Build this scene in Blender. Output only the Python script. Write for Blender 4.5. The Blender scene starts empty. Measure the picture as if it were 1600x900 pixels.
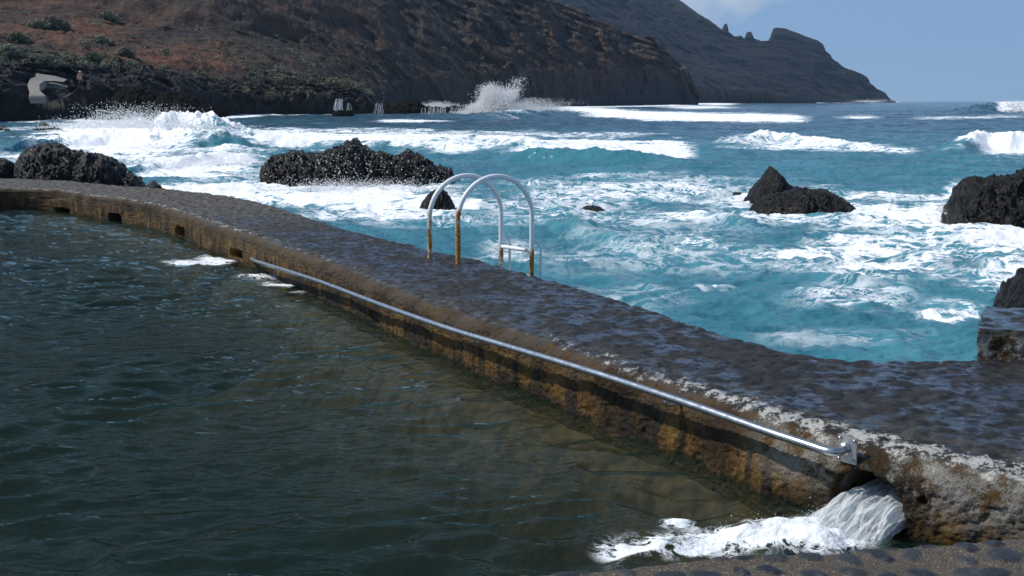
import bpy, bmesh, math, random
import numpy as np
from mathutils import Vector, Matrix
R = math.radians
SC = bpy.context.scene
COL = SC.collection
rng = np.random.default_rng(7)
random.seed(7)

# ------------------------------------------------------------------ camera
FPX, HCAM = 1716.0, 1.6                      # focal length in px of a 1600 px wide picture, eye height over the wall top
PITCH = math.atan(292 / FPX)
cam = bpy.data.cameras.new('camera')
cam.sensor_width = 36; cam.lens = 36 * FPX / 1600
cam.clip_start = 0.05; cam.clip_end = 60000
cam_o = bpy.data.objects.new('camera', cam); COL.objects.link(cam_o)
cam_o.location = (0, 0, HCAM); cam_o.rotation_euler = (R(90) - PITCH, 0, 0)
SC.camera = cam_o
SC.render.resolution_x, SC.render.resolution_y = 1024, 576

# ------------------------------------------------------------------ light, sky, exposure
SUN = Vector((-0.63, 0.08, 0.77)).normalized()
EXPOSURE = 0.0
SKY_STRENGTH = 0.100
w = bpy.data.worlds.new('World'); SC.world = w; w.use_nodes = True
wn, wl = w.node_tree.nodes, w.node_tree.links
bg = wn['Background']; bg.inputs['Strength'].default_value = SKY_STRENGTH
sky = wn.new('ShaderNodeTexSky'); sky.sky_type = 'NISHITA'; sky.sun_disc = False
sky.sun_elevation = math.asin(SUN.z); sky.sun_rotation = math.atan2(SUN.x, SUN.y)
sky.air_density = 1.0; sky.dust_density = 0.0; sky.ozone_density = .9; sky.altitude = 0
tc = wn.new('ShaderNodeTexCoord')
cn = wn.new('ShaderNodeTexNoise'); cn.inputs['Scale'].default_value = 22; cn.inputs['Detail'].default_value = 6
wl.new(tc.outputs['Generated'], cn.inputs['Vector'])
sv = wn.new('ShaderNodeVectorMath'); sv.operation = 'MULTIPLY_ADD'; sv.inputs[1].default_value = (1, 1, .8); sv.inputs[2].default_value = (0, 0, .20)
wl.new(tc.outputs['Generated'], sv.inputs[0])
sn = wn.new('ShaderNodeVectorMath'); sn.operation = 'NORMALIZE'; wl.new(sv.outputs[0], sn.inputs[0]); wl.new(sn.outputs[0], sky.inputs['Vector'])
cdir = Vector((0.170, 1.0, 0.092)).normalized()          # the small cloud over the headland
vs = wn.new('ShaderNodeVectorMath'); vs.operation = 'SUBTRACT'; vs.inputs[1].default_value = cdir
wl.new(tc.outputs['Generated'], vs.inputs[0])
vm = wn.new('ShaderNodeVectorMath'); vm.operation = 'MULTIPLY'; vm.inputs[1].default_value = (13, 13, 30)
wl.new(vs.outputs[0], vm.inputs[0])
vl = wn.new('ShaderNodeVectorMath'); vl.operation = 'LENGTH'; wl.new(vm.outputs[0], vl.inputs[0])
c1 = wn.new('ShaderNodeMath'); c1.operation = 'MULTIPLY_ADD'; c1.inputs[1].default_value = 2.2; c1.inputs[2].default_value = -0.55
wl.new(cn.outputs['Fac'], c1.inputs[0])
c2 = wn.new('ShaderNodeMath'); c2.operation = 'SUBTRACT'; wl.new(c1.outputs[0], c2.inputs[0]); wl.new(vl.outputs['Value'], c2.inputs[1])
c3 = wn.new('ShaderNodeMath'); c3.operation = 'MULTIPLY'; c3.inputs[1].default_value = 1.5; c3.use_clamp = True
c3b = wn.new('ShaderNodeMath'); c3b.operation = 'ADD'; c3b.inputs[1].default_value = 0.25
wl.new(c2.outputs[0], c3b.inputs[0]); wl.new(c3b.outputs[0], c3.inputs[0])
cm = wn.new('ShaderNodeMix'); cm.data_type = 'RGBA'
wl.new(c3.outputs[0], cm.inputs['Factor']); 
hs_ = wn.new('ShaderNodeHueSaturation'); hs_.inputs['Saturation'].default_value = .98; hs_.inputs['Value'].default_value = 1.42
wl.new(sky.outputs[0], hs_.inputs['Color']); wl.new(hs_.outputs[0], cm.inputs['A']); cm.inputs['B'].default_value = (7.6, 7.9, 8.3, 1)
wl.new(cm.outputs['Result'], bg.inputs['Color'])

sun = bpy.data.lights.new('sun', 'SUN'); sun.energy = 4.2; sun.angle = R(0.5); sun.color = (1, 0.95, 0.87)
sun_o = bpy.data.objects.new('sun', sun); COL.objects.link(sun_o)
sun_o.rotation_euler = SUN.to_track_quat('Z', 'Y').to_euler()

SC.view_settings.view_transform = 'Standard'; SC.view_settings.look = 'None'
SC.view_settings.exposure = EXPOSURE; SC.view_settings.gamma = 1; SC.view_settings.use_curve_mapping = False
SC.render.engine = 'CYCLES'
SC.cycles.max_bounces = 8; SC.cycles.diffuse_bounces = 5; SC.cycles.transparent_max_bounces = 24; SC.cycles.volume_bounces = 0
SC.cycles.use_denoising = True; SC.cycles.sample_clamp_direct = 10; SC.cycles.sample_clamp_indirect = 6

POOL_Z, SEA_Z = -0.42, -0.58
# ------------------------------------------------------------------ picking points off the photograph
def ray(px, py):
    a = (np.asarray(px, float) - 800) / FPX; b = (450 - np.asarray(py, float)) / FPX
    return a, math.cos(PITCH) + b * math.sin(PITCH), -math.sin(PITCH) + b * math.cos(PITCH)
def up(px, py, z=0.0):                       # point on the level plane z
    a, dy, dz = ray(px, py); t = (z - HCAM) / dz
    return np.stack([a * t, dy * t, z + 0 * t], -1)
def at(px, py, y):                           # point at distance y
    a, dy, dz = ray(px, py); t = y / dy
    return np.stack([a * t, y + 0 * t, HCAM + dz * t], -1)
def pix(x, y, z):
    yc = (y * math.cos(PITCH) - (z - HCAM) * math.sin(PITCH)); zc = y * math.sin(PITCH) + (z - HCAM) * math.cos(PITCH)
    return 800 + FPX * x / yc, 450 - FPX * zc / yc

# ------------------------------------------------------------------ numpy noise
def _h(ix, iy, iz, s):
    h = (ix.astype(np.uint32) * np.uint32(374761393) + iy.astype(np.uint32) * np.uint32(668265263)
         + iz.astype(np.uint32) * np.uint32(2147483647) + np.uint32((s * 1274126177) & 0xffffffff))
    h = (h ^ (h >> np.uint32(13))) * np.uint32(1274126177)
    h = (h ^ (h >> np.uint32(16))) * np.uint32(2246822519)
    return (h ^ (h >> np.uint32(15)))
def hsh(ix, iy, iz, s): return _h(ix, iy, iz, s).astype(np.float64) / 4294967295.0
_G = rng.normal(size=(256, 3)); _G /= np.linalg.norm(_G, axis=1)[:, None]
_G2 = np.stack([np.cos(np.arange(256) * 2 * np.pi / 256), np.sin(np.arange(256) * 2 * np.pi / 256)], 1)
def perlin2(x, y, s=0):
    ix = np.floor(x).astype(np.int64); iy = np.floor(y).astype(np.int64); fx = x - ix; fy = y - iy
    u = fx * fx * fx * (fx * (fx * 6 - 15) + 10); v = fy * fy * fy * (fy * (fy * 6 - 15) + 10)
    z0 = np.zeros_like(ix)
    def g(dx, dy):
        k = _h(ix + dx, iy + dy, z0, s) & np.uint32(255); gg = _G2[k]
        return gg[..., 0] * (fx - dx) + gg[..., 1] * (fy - dy)
    a = g(0, 0); b = g(1, 0); c = g(0, 1); d = g(1, 1)
    return (a + u * (b - a) + v * ((c + u * (d - c)) - (a + u * (b - a)))) * 1.5
def perlin3(x, y, z, s=0):
    ix = np.floor(x).astype(np.int64); iy = np.floor(y).astype(np.int64); iz = np.floor(z).astype(np.int64)
    f = [x - ix, y - iy, z - iz]; u, v, t = [q * q * q * (q * (q * 6 - 15) + 10) for q in f]
    def g(dx, dy, dz):
        gg = _G[_h(ix + dx, iy + dy, iz + dz, s) & np.uint32(255)]
        return gg[..., 0] * (f[0] - dx) + gg[..., 1] * (f[1] - dy) + gg[..., 2] * (f[2] - dz)
    L = lambda a, b, k: a + k * (b - a)
    return L(L(L(g(0,0,0), g(1,0,0), u), L(g(0,1,0), g(1,1,0), u), v), L(L(g(0,0,1), g(1,0,1), u), L(g(0,1,1), g(1,1,1), u), v), t) * 1.5
def fbm2(x, y, o=4, s=0, g=0.5, ridged=False):
    r = 0; a = 1; t = 0
    for k in range(o):
        n = perlin2(x * 2**k + 17.3 * k, y * 2**k - 9.1 * k, s + k)
        if ridged: n = 1 - 2 * np.abs(n)
        r = r + a * n; t += a; a *= g
    return r / t
def fbm3(p, f, o=4, s=0, g=0.5, ridged=False):
    r = 0; a = 1; t = 0
    for k in range(o):
        q = p * (f * 2**k) + 13.7 * k
        n = perlin3(q[..., 0], q[..., 1], q[..., 2], s + k)
        if ridged: n = 1 - 2 * np.abs(n)
        r = r + a * n; t += a; a *= g
    return r / t
def sst(a, b, x):
    t = np.clip((x - a) / (b - a), 0, 1); return t * t * (3 - 2 * t)
def stones(x, y, cell, s, jit=0.28):
    """flat pebbles set in mortar: returns a 0..1 dome profile and a random number per stone"""
    gx, gy = x / cell, y / cell
    ix, iy = np.floor(gx).astype(np.int64), np.floor(gy).astype(np.int64)
    best = np.full(x.shape, -9.0); rnd = np.zeros(x.shape); z0 = np.zeros_like(ix)
    for dx in (-1, 0, 1):
        for dy in (-1, 0, 1):
            cx, cy = ix + dx, iy + dy
            off = 0.5 * (cy & 1)
            px = cx + 0.5 + off - 0.25 + (hsh(cx, cy, z0, s) - .5) * 2 * jit; py = cy + 0.5 + (hsh(cx, cy, z0, s + 1) - .5) * 2 * jit
            a = hsh(cx, cy, z0, s + 2) * np.pi; ra = 0.30 + 0.22 * hsh(cx, cy, z0, s + 3); rb = ra * (0.6 + 0.35 * hsh(cx, cy, z0, s + 4))
            ex, ey = gx - px, gy - py
            qx = (ex * np.cos(a) + ey * np.sin(a)) / ra; qy = (-ex * np.sin(a) + ey * np.cos(a)) / rb
            q = 1 - (np.abs(qx) ** 2.4 + np.abs(qy) ** 2.4)
            m = q > best; best = np.where(m, q, best); rnd = np.where(m, hsh(cx, cy, z0, s + 5), rnd)
    return best, rnd

# ------------------------------------------------------------------ mesh helpers
def make(name, verts, faces, mat=None, parent=None, smooth=True, attrs=None):
    verts = np.asarray(verts, np.float32).reshape(-1, 3)
    me = bpy.data.meshes.new(name)
    if isinstance(faces, np.ndarray):
        n, k = faces.shape
        me.vertices.add(len(verts)); me.vertices.foreach_set('co', verts.ravel())
        me.loops.add(n * k); me.loops.foreach_set('vertex_index', faces.astype(np.int32).ravel())
        me.polygons.add(n); me.polygons.foreach_set('loop_start', np.arange(0, n * k, k, dtype=np.int32))
        me.update(calc_edges=True)
    else:
        me.from_pydata([tuple(map(float, v)) for v in verts], [], faces)
    me.polygons.foreach_set('use_smooth', np.full(len(me.polygons), smooth))
    for k, v in (attrs or {}).items():
        a = me.attributes.new(k, 'FLOAT', 'POINT'); a.data.foreach_set('value', np.asarray(v, np.float32).ravel())
    me.update()
    o = bpy.data.objects.new(name, me); COL.objects.link(o)
    if mat: me.materials.append(mat)
    if parent: o.parent = parent
    return o
def grid_faces(nu, nv, keep=None):           # vertex index = iu*nv + iv
    a = (np.arange(nu - 1)[:, None] * nv + np.arange(nv - 1)[None]).ravel()
    f = np.stack([a, a + nv, a + nv + 1, a + 1], 1)
    return f if keep is None else f[keep]
def tag(o, label=None, cat=None, group=None, kind=None):
    if label: o['label'] = label
    if cat: o['category'] = cat
    if group: o['group'] = group
    if kind: o['kind'] = kind
    return o
def empty(name, loc):
    o = bpy.data.objects.new(name, None); COL.objects.link(o); o.location = loc; o.empty_display_size = .1
    return o
def tube(name, pts, rad, mat, parent=None, seg=14, cap=True, attrs=None):
    pts = np.asarray(pts, float); n = len(pts)
    if parent is not None: pts = pts - np.array(parent.location)
    rad = np.broadcast_to(rad, (n,))
    tan = np.gradient(pts, axis=0); tan /= np.linalg.norm(tan, axis=1)[:, None]
    ref = np.array([0, 0, 1.0]) if abs(tan[0][2]) < .9 else np.array([1.0, 0, 0])
    V = []; u = np.cross(ref, tan[0]); u /= np.linalg.norm(u)
    for i in range(n):
        u = u - tan[i] * u.dot(tan[i]); u /= np.linalg.norm(u); v = np.cross(tan[i], u)
        an = np.arange(seg) * 2 * np.pi / seg
        V.append(pts[i] + rad[i] * (np.cos(an)[:, None] * u + np.sin(an)[:, None] * v))
    V = np.concatenate(V); F = []
    for i in range(n - 1):
        for j in range(seg):
            F.append((i*seg+j, i*seg+(j+1) % seg, (i+1)*seg+(j+1) % seg, (i+1)*seg+j))
    if cap: F.append(tuple(range(seg - 1, -1, -1))); F.append(tuple((n-1)*seg + j for j in range(seg)))
    return make(name, V, F, mat, parent)
def box(name, c, ax, half, mat, parent=None, bevel=0.004):
    """c centre, ax three axes, half sizes"""
    bm = bmesh.new(); bmesh.ops.create_cube(bm, size=2)
    M = Matrix([[ax[j][i] * half[j] for j in range(3)] for i in range(3)])
    off = Vector(c) - (parent.location if parent else Vector((0, 0, 0)))
    for v in bm.verts: v.co = M @ v.co + off
    bmesh.ops.bevel(bm, geom=list(bm.edges), offset=bevel, segments=2, affect='EDGES')
    me = bpy.data.meshes.new(name); bm.to_mesh(me); bm.free()
    o = bpy.data.objects.new(name, me); COL.objects.link(o); me.materials.append(mat)
    if parent: o.parent = parent
    return o
_T = np.array([[0, 0, 1.0], [.94, 0, -.33], [-.47, .82, -.33], [-.47, -.82, -.33]])
def drops(name, cen, rad, mat, parent=None, stretch=None):
    """a cloud of water drops, each a tiny solid of its own size"""
    n = len(cen); q = rng.normal(size=(n, 3, 3)); q, _ = np.linalg.qr(q)
    V = np.einsum('nij,kj->nki', q, _T) * np.asarray(rad)[:, None, None]
    if stretch is not None: V = V * np.asarray(stretch)[None, None, :]
    V = V + np.asarray(cen)[:, None, :]
    b = (np.arange(n) * 4)[:, None, None]
    F = (b + np.array([[0, 1, 2], [0, 2, 3], [0, 3, 1], [1, 3, 2]])[None]).reshape(-1, 3)
    return make(name, V.reshape(-1, 3), F, mat, parent)

# ------------------------------------------------------------------ material helpers
class M:
    def __init__(s, name):
        s.m = bpy.data.materials.new(name); s.m.use_nodes = True; s.t = s.m.node_tree
        s.t.nodes.clear(); s.out = s.t.nodes.new('ShaderNodeOutputMaterial')
        s.pos = s.n('NewGeometry').outputs['Position']
    def n(s, typ, ins=None, **kw):
        nd = s.t.nodes.new('ShaderNode' + typ)
        for k, v in kw.items(): setattr(nd, k, v)
        for k, v in (ins or {}).items():
            sk = nd.inputs[k]
            if hasattr(v, 'is_linked') or isinstance(v, bpy.types.NodeSocket): s.t.links.new(v, sk)
            else: sk.default_value = v if not (isinstance(v, tuple) and len(v) == 3 and sk.type == 'RGBA') else (*v, 1)
        return nd
    def math(s, op, a, b=0.0, c=0.0, clamp=False):
        return s.n('Math', {0: a, 1: b, 2: c}, operation=op, use_clamp=clamp).outputs[0]
    def mul(s, a, b): return s.math('MULTIPLY', a, b)
    def add(s, a, b): return s.math('ADD', a, b)
    def noise(s, scale, detail=4, rough=.55, vec=None, dist=0.0, out='Fac'):
        return s.n('TexNoise', {'Vector': vec or s.pos, 'Scale': scale, 'Detail': detail, 'Roughness': rough, 'Distortion': dist}).outputs[out]
    def vscale(s, v, vec=None): return s.n('VectorMath', {0: vec or s.pos, 1: v}, operation='MULTIPLY').outputs[0]
    def step(s, x, a, b): return s.n('MapRange', {'Value': x, 'From Min': a, 'From Max': b}, interpolation_type='SMOOTHSTEP').outputs[0]
    def mix(s, f, a, b): return s.n('Mix', {'Factor': f, 'A': a, 'B': b}, data_type='RGBA').outputs['Result'] if False else s._mix(f, a, b)
    def _mix(s, f, a, b):
        nd = s.t.nodes.new('ShaderNodeMix'); nd.data_type = 'RGBA'
        for sk, v in ((nd.inputs[0], f), (nd.inputs[6], a), (nd.inputs[7], b)):
            if isinstance(v, bpy.types.NodeSocket): s.t.links.new(v, sk)
            else: sk.default_value = (*v, 1) if isinstance(v, tuple) and len(v) == 3 else v
        return nd.outputs[2]
    def attr(s, name): return s.n('Attribute', attribute_name=name).outputs['Fac']
    def bump(s, h, strength=.5, dist=.02, normal=None):
        ins = {'Height': h, 'Strength': strength, 'Distance': dist}
        if normal is not None: ins['Normal'] = normal
        return s.n('Bump', ins).outputs[0]
    def pbr(s, col, rough=.6, normal=None, **kw):
        ins = {'Base Color': col, 'Roughness': rough}
        if normal is not None: ins['Normal'] = normal
        ins.update(kw)
        return s.n('BsdfPrincipled', ins).outputs[0]
    def done(s, sh, vol=None):
        s.t.links.new(sh, s.out.inputs['Surface'])
        if vol is not None: s.t.links.new(vol, s.out.inputs['Volume'])
        return s.m
MAT = {}

def lace(m, f, scale=1.0):
    """streaks and nets of foam: white where the foam amount f beats the pattern"""
    p = m.vscale((0.8, 1.0, 1.0))
    w1 = m.noise(.55 * scale, 3, .5, p, out='Color')
    wv = m.n('VectorMath', {0: m.n('VectorMath', {0: w1, 1: (-.5, -.5, -.5)}, operation='ADD').outputs[0], 1: (2.6 / scale,) * 3}, operation='MULTIPLY').outputs[0]
    q = m.n('VectorMath', {0: p, 1: wv}, operation='ADD').outputs[0]
    def ridge(sc, k, d=4):
        n = m.noise(sc * scale, d, .6, q)
        return m.math('SUBTRACT', 1.0, m.math('MULTIPLY', m.math('ABSOLUTE', m.math('SUBTRACT', n, .5)), k), clamp=True)
    L = m.add(m.mul(ridge(.75, 7.0), .34), m.mul(ridge(2.3, 7.5), .34))
    L = m.add(L, m.mul(m.noise(11 * scale, 4, .65, q), .46))
    L = m.mul(L, m.math('MULTIPLY_ADD', m.noise(.33 * scale, 3, .55, p), 1.1, .40))
    solid = m.step(m.add(L, m.math('MULTIPLY_ADD', f, 1.25, -1.21)), -.01, .13)
    # drawn-out threads and nets of foam, wherever there is any foam about
    def thread(sc, k, gsc, a, b):
        return m.mul(m.step(ridge(sc, k, 5), a, b), m.step(m.noise(gsc * scale, 3, .6, q), .44, .56))
    th = m.math('MAXIMUM', thread(.85, 9.0, .6, .52, .86), m.math('MAXIMUM', m.mul(thread(2.4, 8.0, 1.3, .55, .9), .95), m.mul(thread(6.0, 7.0, 2.6, .55, .92), .8)))
    th = m.mul(th, m.step(f, .10, .50))
    return m.math('MAXIMUM', solid, m.mul(th, .95))

def mat_sea():
    m = M('sea_water')
    f, a, h = m.attr('foam'), m.attr('aer'), m.attr('crest')
    fm = lace(m, f)
    big = m.noise(.35, 3)
    col = m.mix(a, (.010, .038, .068), (.036, .158, .208))
    col = m.mix(m.mul(m.step(big, .40, .68), m.mul(a, .55)), col, (.072, .258, .315))
    col = m.mix(m.mul(m.mul(h, .6), m.add(a, .15)), col, (.022, .20, .20))
    col = m.mix(m.math('MULTIPLY', m.mul(f, m.math('MULTIPLY_ADD', m.noise(1.1, 4), 1.6, -.2)), 1.0, clamp=True), col, (.13, .39, .45))
    n1 = m.noise(1.7, 5, .6, m.vscale((.7, 1.3, 1))); n2 = m.noise(.16, 3, .5, m.vscale((.5, 1.4, 1)))
    nb = m.bump(m.add(m.mul(n1, .22), m.mul(n2, .9)), .55, .8)
    wat = m.pbr(col, .13, nb, **{'IOR': 1.33})
    fn = m.bump(m.noise(6, 5, .65), .5, .10)
    foam = m.pbr((.93, .95, .96), .85, fn, **{'Specular IOR Level': .2})
    return m.done(m.n('MixShader', {0: fm, 1: wat, 2: foam}).outputs[0])

def mat_pool():
    m = M('pool_water')
    f = m.attr('foam')
    n1 = m.noise(5.0, 4, .5, m.vscale((.55, 1.25, 1))); n2 = m.noise(16, 3, .55, m.vscale((.6, 1.2, 1)))
    nb = m.bump(m.add(m.mul(n1, .075), m.mul(n2, .016)), 1.0, .6)
    fr = m.n('Fresnel', {'IOR': 1.33, 'Normal': nb}).outputs[0]
    fr = m.mul(fr, m.math('SUBTRACT', 1.0, m.n('NewGeometry').outputs['Backfacing']))
    tr = m.n('BsdfTransparent', {'Color': (.80, .92, .90, 1)}).outputs[0]
    gl = m.n('BsdfGlossy', {'Color': (.62, .66, .58, 1), 'Roughness': .02, 'Normal': nb}).outputs[0]
    tr = m.n('MixShader', {0: .22, 1: tr, 2: m.n('BsdfDiffuse', {'Color': (.010, .029, .021, 1)}).outputs[0]}).outputs[0]
    wat = m.n('MixShader', {0: fr, 1: tr, 2: gl}).outputs[0]
    foam = m.pbr((.84, .88, .89), .8, m.bump(m.noise(22, 4), .6, .04))
    fm = lace(m, f, 5.0)
    sh = m.n('MixShader', {0: fm, 1: wat, 2: foam}).outputs[0]
    vol = m.n('VolumeAbsorption', {'Color': (.56, .60, .50, 1), 'Density': .42}).outputs[0]
    return m.done(sh, vol)

def mat_floor():
    m = M('pool_floor')
    b = m.attr('shelf')
    n = m.noise(2.2, 5); n2 = m.noise(9, 4)
    deep = m.mix(n, (.005, .013, .013), (.010, .022, .020))
    br = m.mix(m.step(n2, .35, .65), (.056, .028, .009), (.140, .075, .027))
    br = m.mix(m.mul(m.step(n, .55, .70), .6), br, (.07, .06, .022))
    return m.done(m.pbr(m.mix(b, deep, br), .9, m.bump(n2, .6, .05)))

def mat_wall():
    """old sea-washed concrete: wet cobbled top, white crust at the edge, ochre algae down the face"""
    m = M('weathered_concrete')
    st, rn, zone, up_, edge = m.attr('stone'), m.attr('rnd'), m.attr('face'), m.attr('wet'), m.attr('edge')
    n1 = m.noise(2.3, 5, .6); n2 = m.noise(11, 5, .62); n3 = m.noise(42, 4, .65); n4 = m.noise(.9, 3)
    drip = m.noise(9, 5, .6, m.vscale((1, 1, .10)))
    mort = m.mix(m.step(n2, .3, .7), (.008, .0075, .007), (.040, .037, .032))
    stone = m.mix(rn, (.004, .004, .0042), (.016, .016, .0155))
    stone = m.mix(m.mul(n3, .25), stone, (.045, .045, .043))
    top = m.mix(st, mort, stone)
    dry = m.mix(n3, (.07, .062, .05), (.20, .18, .15))
    top = m.mix(m.mul(m.math('SUBTRACT', 1.0, up_), m.step(n2, .36, .66)), top, dry)
    n5 = m.noise(95, 4, .7)
    gr = m.add(m.mul(n2, .45), m.add(m.mul(n3, .35), m.mul(n5, .20)))
    oc = m.mix(m.step(n1, .38, .58), (.030, .015, .003), (.130, .064, .010))
    oc = m.mix(m.step(m.add(m.mul(n1, .4), m.mul(gr, .6)), .52, .60), oc, (.210, .118, .026))
    oc = m.mix(m.mul(m.step(m.add(m.mul(n2, .5), m.mul(drip, .5)), .52, .62), .9), oc, (.012, .008, .003))
    oc = m.mix(m.mul(m.step(n5, .55, .68), .5), oc, (.010, .007, .003))
    oc = m.mix(m.mul(m.step(drip, .48, .62), m.math('SUBTRACT', .9, m.step(m.n('SeparateXYZ', {0: m.pos}).outputs[2], -.24, -.08))), oc, (.014, .010, .005))
    oc = m.mix(m.mul(m.step(n3, .58, .70), .6), oc, (.24, .165, .055))
    upz = m.step(m.n('SeparateXYZ', {0: m.pos}).outputs[2], -.20, -.06)
    oc = m.mix(m.mul(upz, m.step(m.add(m.mul(n1, .5), m.mul(n2, .5)), .38, .58)), oc, (.030, .019, .009))
    pale = m.mix(n3, (.12, .108, .085), (.34, .325, .285))
    oc = m.mix(m.mul(m.attr('pale'), m.step(m.add(m.mul(n2, .40), m.add(m.mul(n1, .40), m.mul(n5, .20))), .44, .54)), oc, pale)
    z = m.n('SeparateXYZ', {0: m.pos}).outputs[2]
    dampz = m.math('SUBTRACT', 1.0, m.step(m.add(z, m.mul(m.add(n1, -.5), .22)), -.40, -.28))
    oc = m.mix(m.mul(dampz, .65), oc, (.012, .009, .004))
    oc = m.mix(m.mul(m.math('SUBTRACT', 1.0, m.step(z, -.45, -.40)), .9), oc, m.mix(n2, (.055, .030, .010), (.13, .075, .028)))
    col = m.mix(m.step(m.add(zone, m.mul(m.add(n2, -.5), .5)), .35, .65), top, oc)
    cr = m.step(m.add(m.mul(edge, .60), m.mul(gr, 2.4)), 1.68, 1.82)
    col = m.mix(m.mul(cr, .85), col, m.mix(n2, (.30, .29, .26), (.62, .60, .55)))
    pit = m.step(n3, .60, .74)
    col = m.mix(m.mul(pit, m.mul(zone, .7)), col, (.018, .013, .007))
    hgt = m.add(m.add(m.mul(n2, .8), m.add(m.mul(n3, .6), m.mul(n5, .3))), m.mul(pit, -.5))
    nb = m.bump(hgt, .9, m.math('MULTIPLY_ADD', zone, .020, .010))
    pud = m.mul(m.step(m.add(m.mul(n4, .4), m.mul(n1, .6)), .44, .52), up_)
    wetness = m.math('MAXIMUM', m.mul(m.step(m.noise(5.5, 3), .42, .54), pud), m.mul(up_, .08))
    wetness = m.mul(wetness, m.math('SUBTRACT', 1.0, zone))
    rough = m.math('MULTIPLY_ADD', wetness, -.60, .74)
    return m.done(m.pbr(col, rough, nb, **{'Specular IOR Level': .3, 'Coat Weight': m.mul(wetness, .65), 'Coat Roughness': .06, 'Coat Normal': m.bump(m.add(m.noise(14, 2), m.mul(n3, .35)), .35, .012)}))

def mat_deck():
    m = M('cobbled_mortar')
    st, rn = m.attr('stone'), m.attr('rnd')
    n2 = m.noise(26, 5, .65); n3 = m.noise(110, 3, .6); n1 = m.noise(3, 4)
    mo = m.mix(n2, (.032, .026, .019), (.095, .076, .054)); mo = m.mix(m.step(n3, .55, .7), mo, (.30, .25, .18))
    mo = m.mix(m.mul(m.step(n1, .5, .65), .6), mo, (.05, .042, .028))
    so = m.mix(rn, (.008, .008, .009), (.036, .035, .034)); so = m.mix(m.mul(m.step(n2, .5, .7), .5), so, (.10, .095, .085))
    nb = m.bump(m.add(m.mul(n2, .7), n3), .7, .007)
    ro = m.math('MULTIPLY_ADD', st, -.35, .8)
    return m.done(m.pbr(m.mix(st, mo, so), ro, nb))

def mat_lava(name='lava', wet=.5, tint=(.006, .006, .006), hi=(.026, .024, .022)):
    m = M(name)
    n1 = m.noise(1.4, 5); n2 = m.noise(7, 5, .65); n3 = m.noise(30, 4, .65)
    col = m.mix(m.step(n2, .35, .68), tint, hi)
    col = m.mix(m.mul(m.step(n3, .6, .72), .4), col, (.06, .055, .048))
    col = m.mix(m.mul(m.step(n1, .55, .7), .3), col, (.03, .023, .014))
    zz = m.n('SeparateXYZ', {0: m.pos}).outputs[2]
    dry = m.mul(m.step(m.add(zz, m.mul(n1, .5)), -.05, .55), m.step(n2, .40, .60))
    col = m.mix(m.mul(dry, .35), col, (.036, .031, .026))
    vo = m.n('TexVoronoi', {'Vector': m.pos, 'Scale': 9.0}).outputs['Distance']
    nb = m.bump(m.add(m.add(m.mul(n2, .9), m.mul(n3, .6)), m.mul(vo, .5)), 1.0, .16)
    return m.done(m.pbr(col, m.math('MULTIPLY_ADD', n2, .5,   .12 if wet > .2 else .6), nb, **{'Specular IOR Level': wet}))

def mat_shore():
    m = M('shore_lava')
    n1 = m.noise(.09, 5); n2 = m.noise(.5, 6, .65); n3 = m.noise(2.2, 4, .65)
    col = m.mix(m.step(n2, .38, .68), (.004, .004, .004), (.015, .013, .011))
    col = m.mix(m.mul(m.step(n1, .50, .64), m.step(n3, .45, .65)), col, (.030, .023, .014))
    st = m.noise(1.1, 4, .6, m.vscale((1, 1, .12)))
    col = m.mix(m.mul(m.attr('pale'), m.step(st, .46, .58)), col, (.30, .215, .13))
    col = m.mix(m.mul(m.attr('green'), m.step(n3, .48, .62)), col, (.070, .065, .026))
    return m.done(m.pbr(col, .85, m.bump(m.add(n2, m.mul(n3, .5)), 1.0, .9)))

def mat_hill():
    m = M('hill_earth')
    n1 = m.noise(.022, 5); n2 = m.noise(.11, 6, .62); n3 = m.noise(.6, 5, .65); n4 = m.noise(2.2, 4, .6)
    red, dark = m.attr('red'), m.attr('rock')
    col = m.mix(m.step(n2, .36, .64), (.018, .0115, .0075), (.050, .034, .023))
    col = m.mix(m.mul(m.step(n3, .50, .66), .35), col, (.060, .041, .027))
    rd = m.mix(m.step(n3, .38, .64), (.078, .028, .011), (.135, .053, .022))
    col = m.mix(m.math('MULTIPLY', m.mul(red, m.step(m.add(m.mul(n2, .5), m.mul(n1, .5)), .38, .52)), .95), col, rd)
    bands = m.noise(.34, 4, .6, m.vscale((.10, .10, 1.6)))
    col = m.mix(m.mul(m.step(bands, .50, .62), .7), col, (.016, .011, .008))
    col = m.mix(dark, col, m.mix(m.step(n3, .4, .65), (.012, .011, .010), (.040, .032, .025)))
    veg = m.mul(m.step(n4, .54, .66), m.mul(m.step(n2, .42, .60), m.math('SUBTRACT', 1.0, m.mul(red, .7))))
    col = m.mix(m.mul(veg, .15), col, (.050, .050, .028))
    return m.done(m.pbr(col, .95, m.bump(m.add(m.add(m.mul(n2, 1.8), m.mul(n3, .6)), m.mul(n4, .15)), .75, 1.6)))

def mat_headland():
    m = M('headland_rock')
    n1 = m.noise(.006, 5); n2 = m.noise(.03, 6, .62); n3 = m.noise(.16, 5, .65)
    col = m.mix(m.step(n2, .36, .66), (.003, .003, .003), (.0085, .008, .007))
    bands = m.noise(.10, 4, .6, m.vscale((.12, .12, 1.5)))
    col = m.mix(m.mul(m.step(bands, .5, .68), .6), col, (.014, .013, .013))
    col = m.mix(m.mul(m.step(n1, .52, .64), .5), col, (.048, .047, .030))
    return m.done(m.pbr(col, .95, m.bump(m.add(m.mul(n2, 1.5), n3), 1.0, 9.0)))

def mat_simple(name, col, rough=.5, **kw):
    m = M(name); return m.done(m.pbr(col, rough, **kw))

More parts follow.
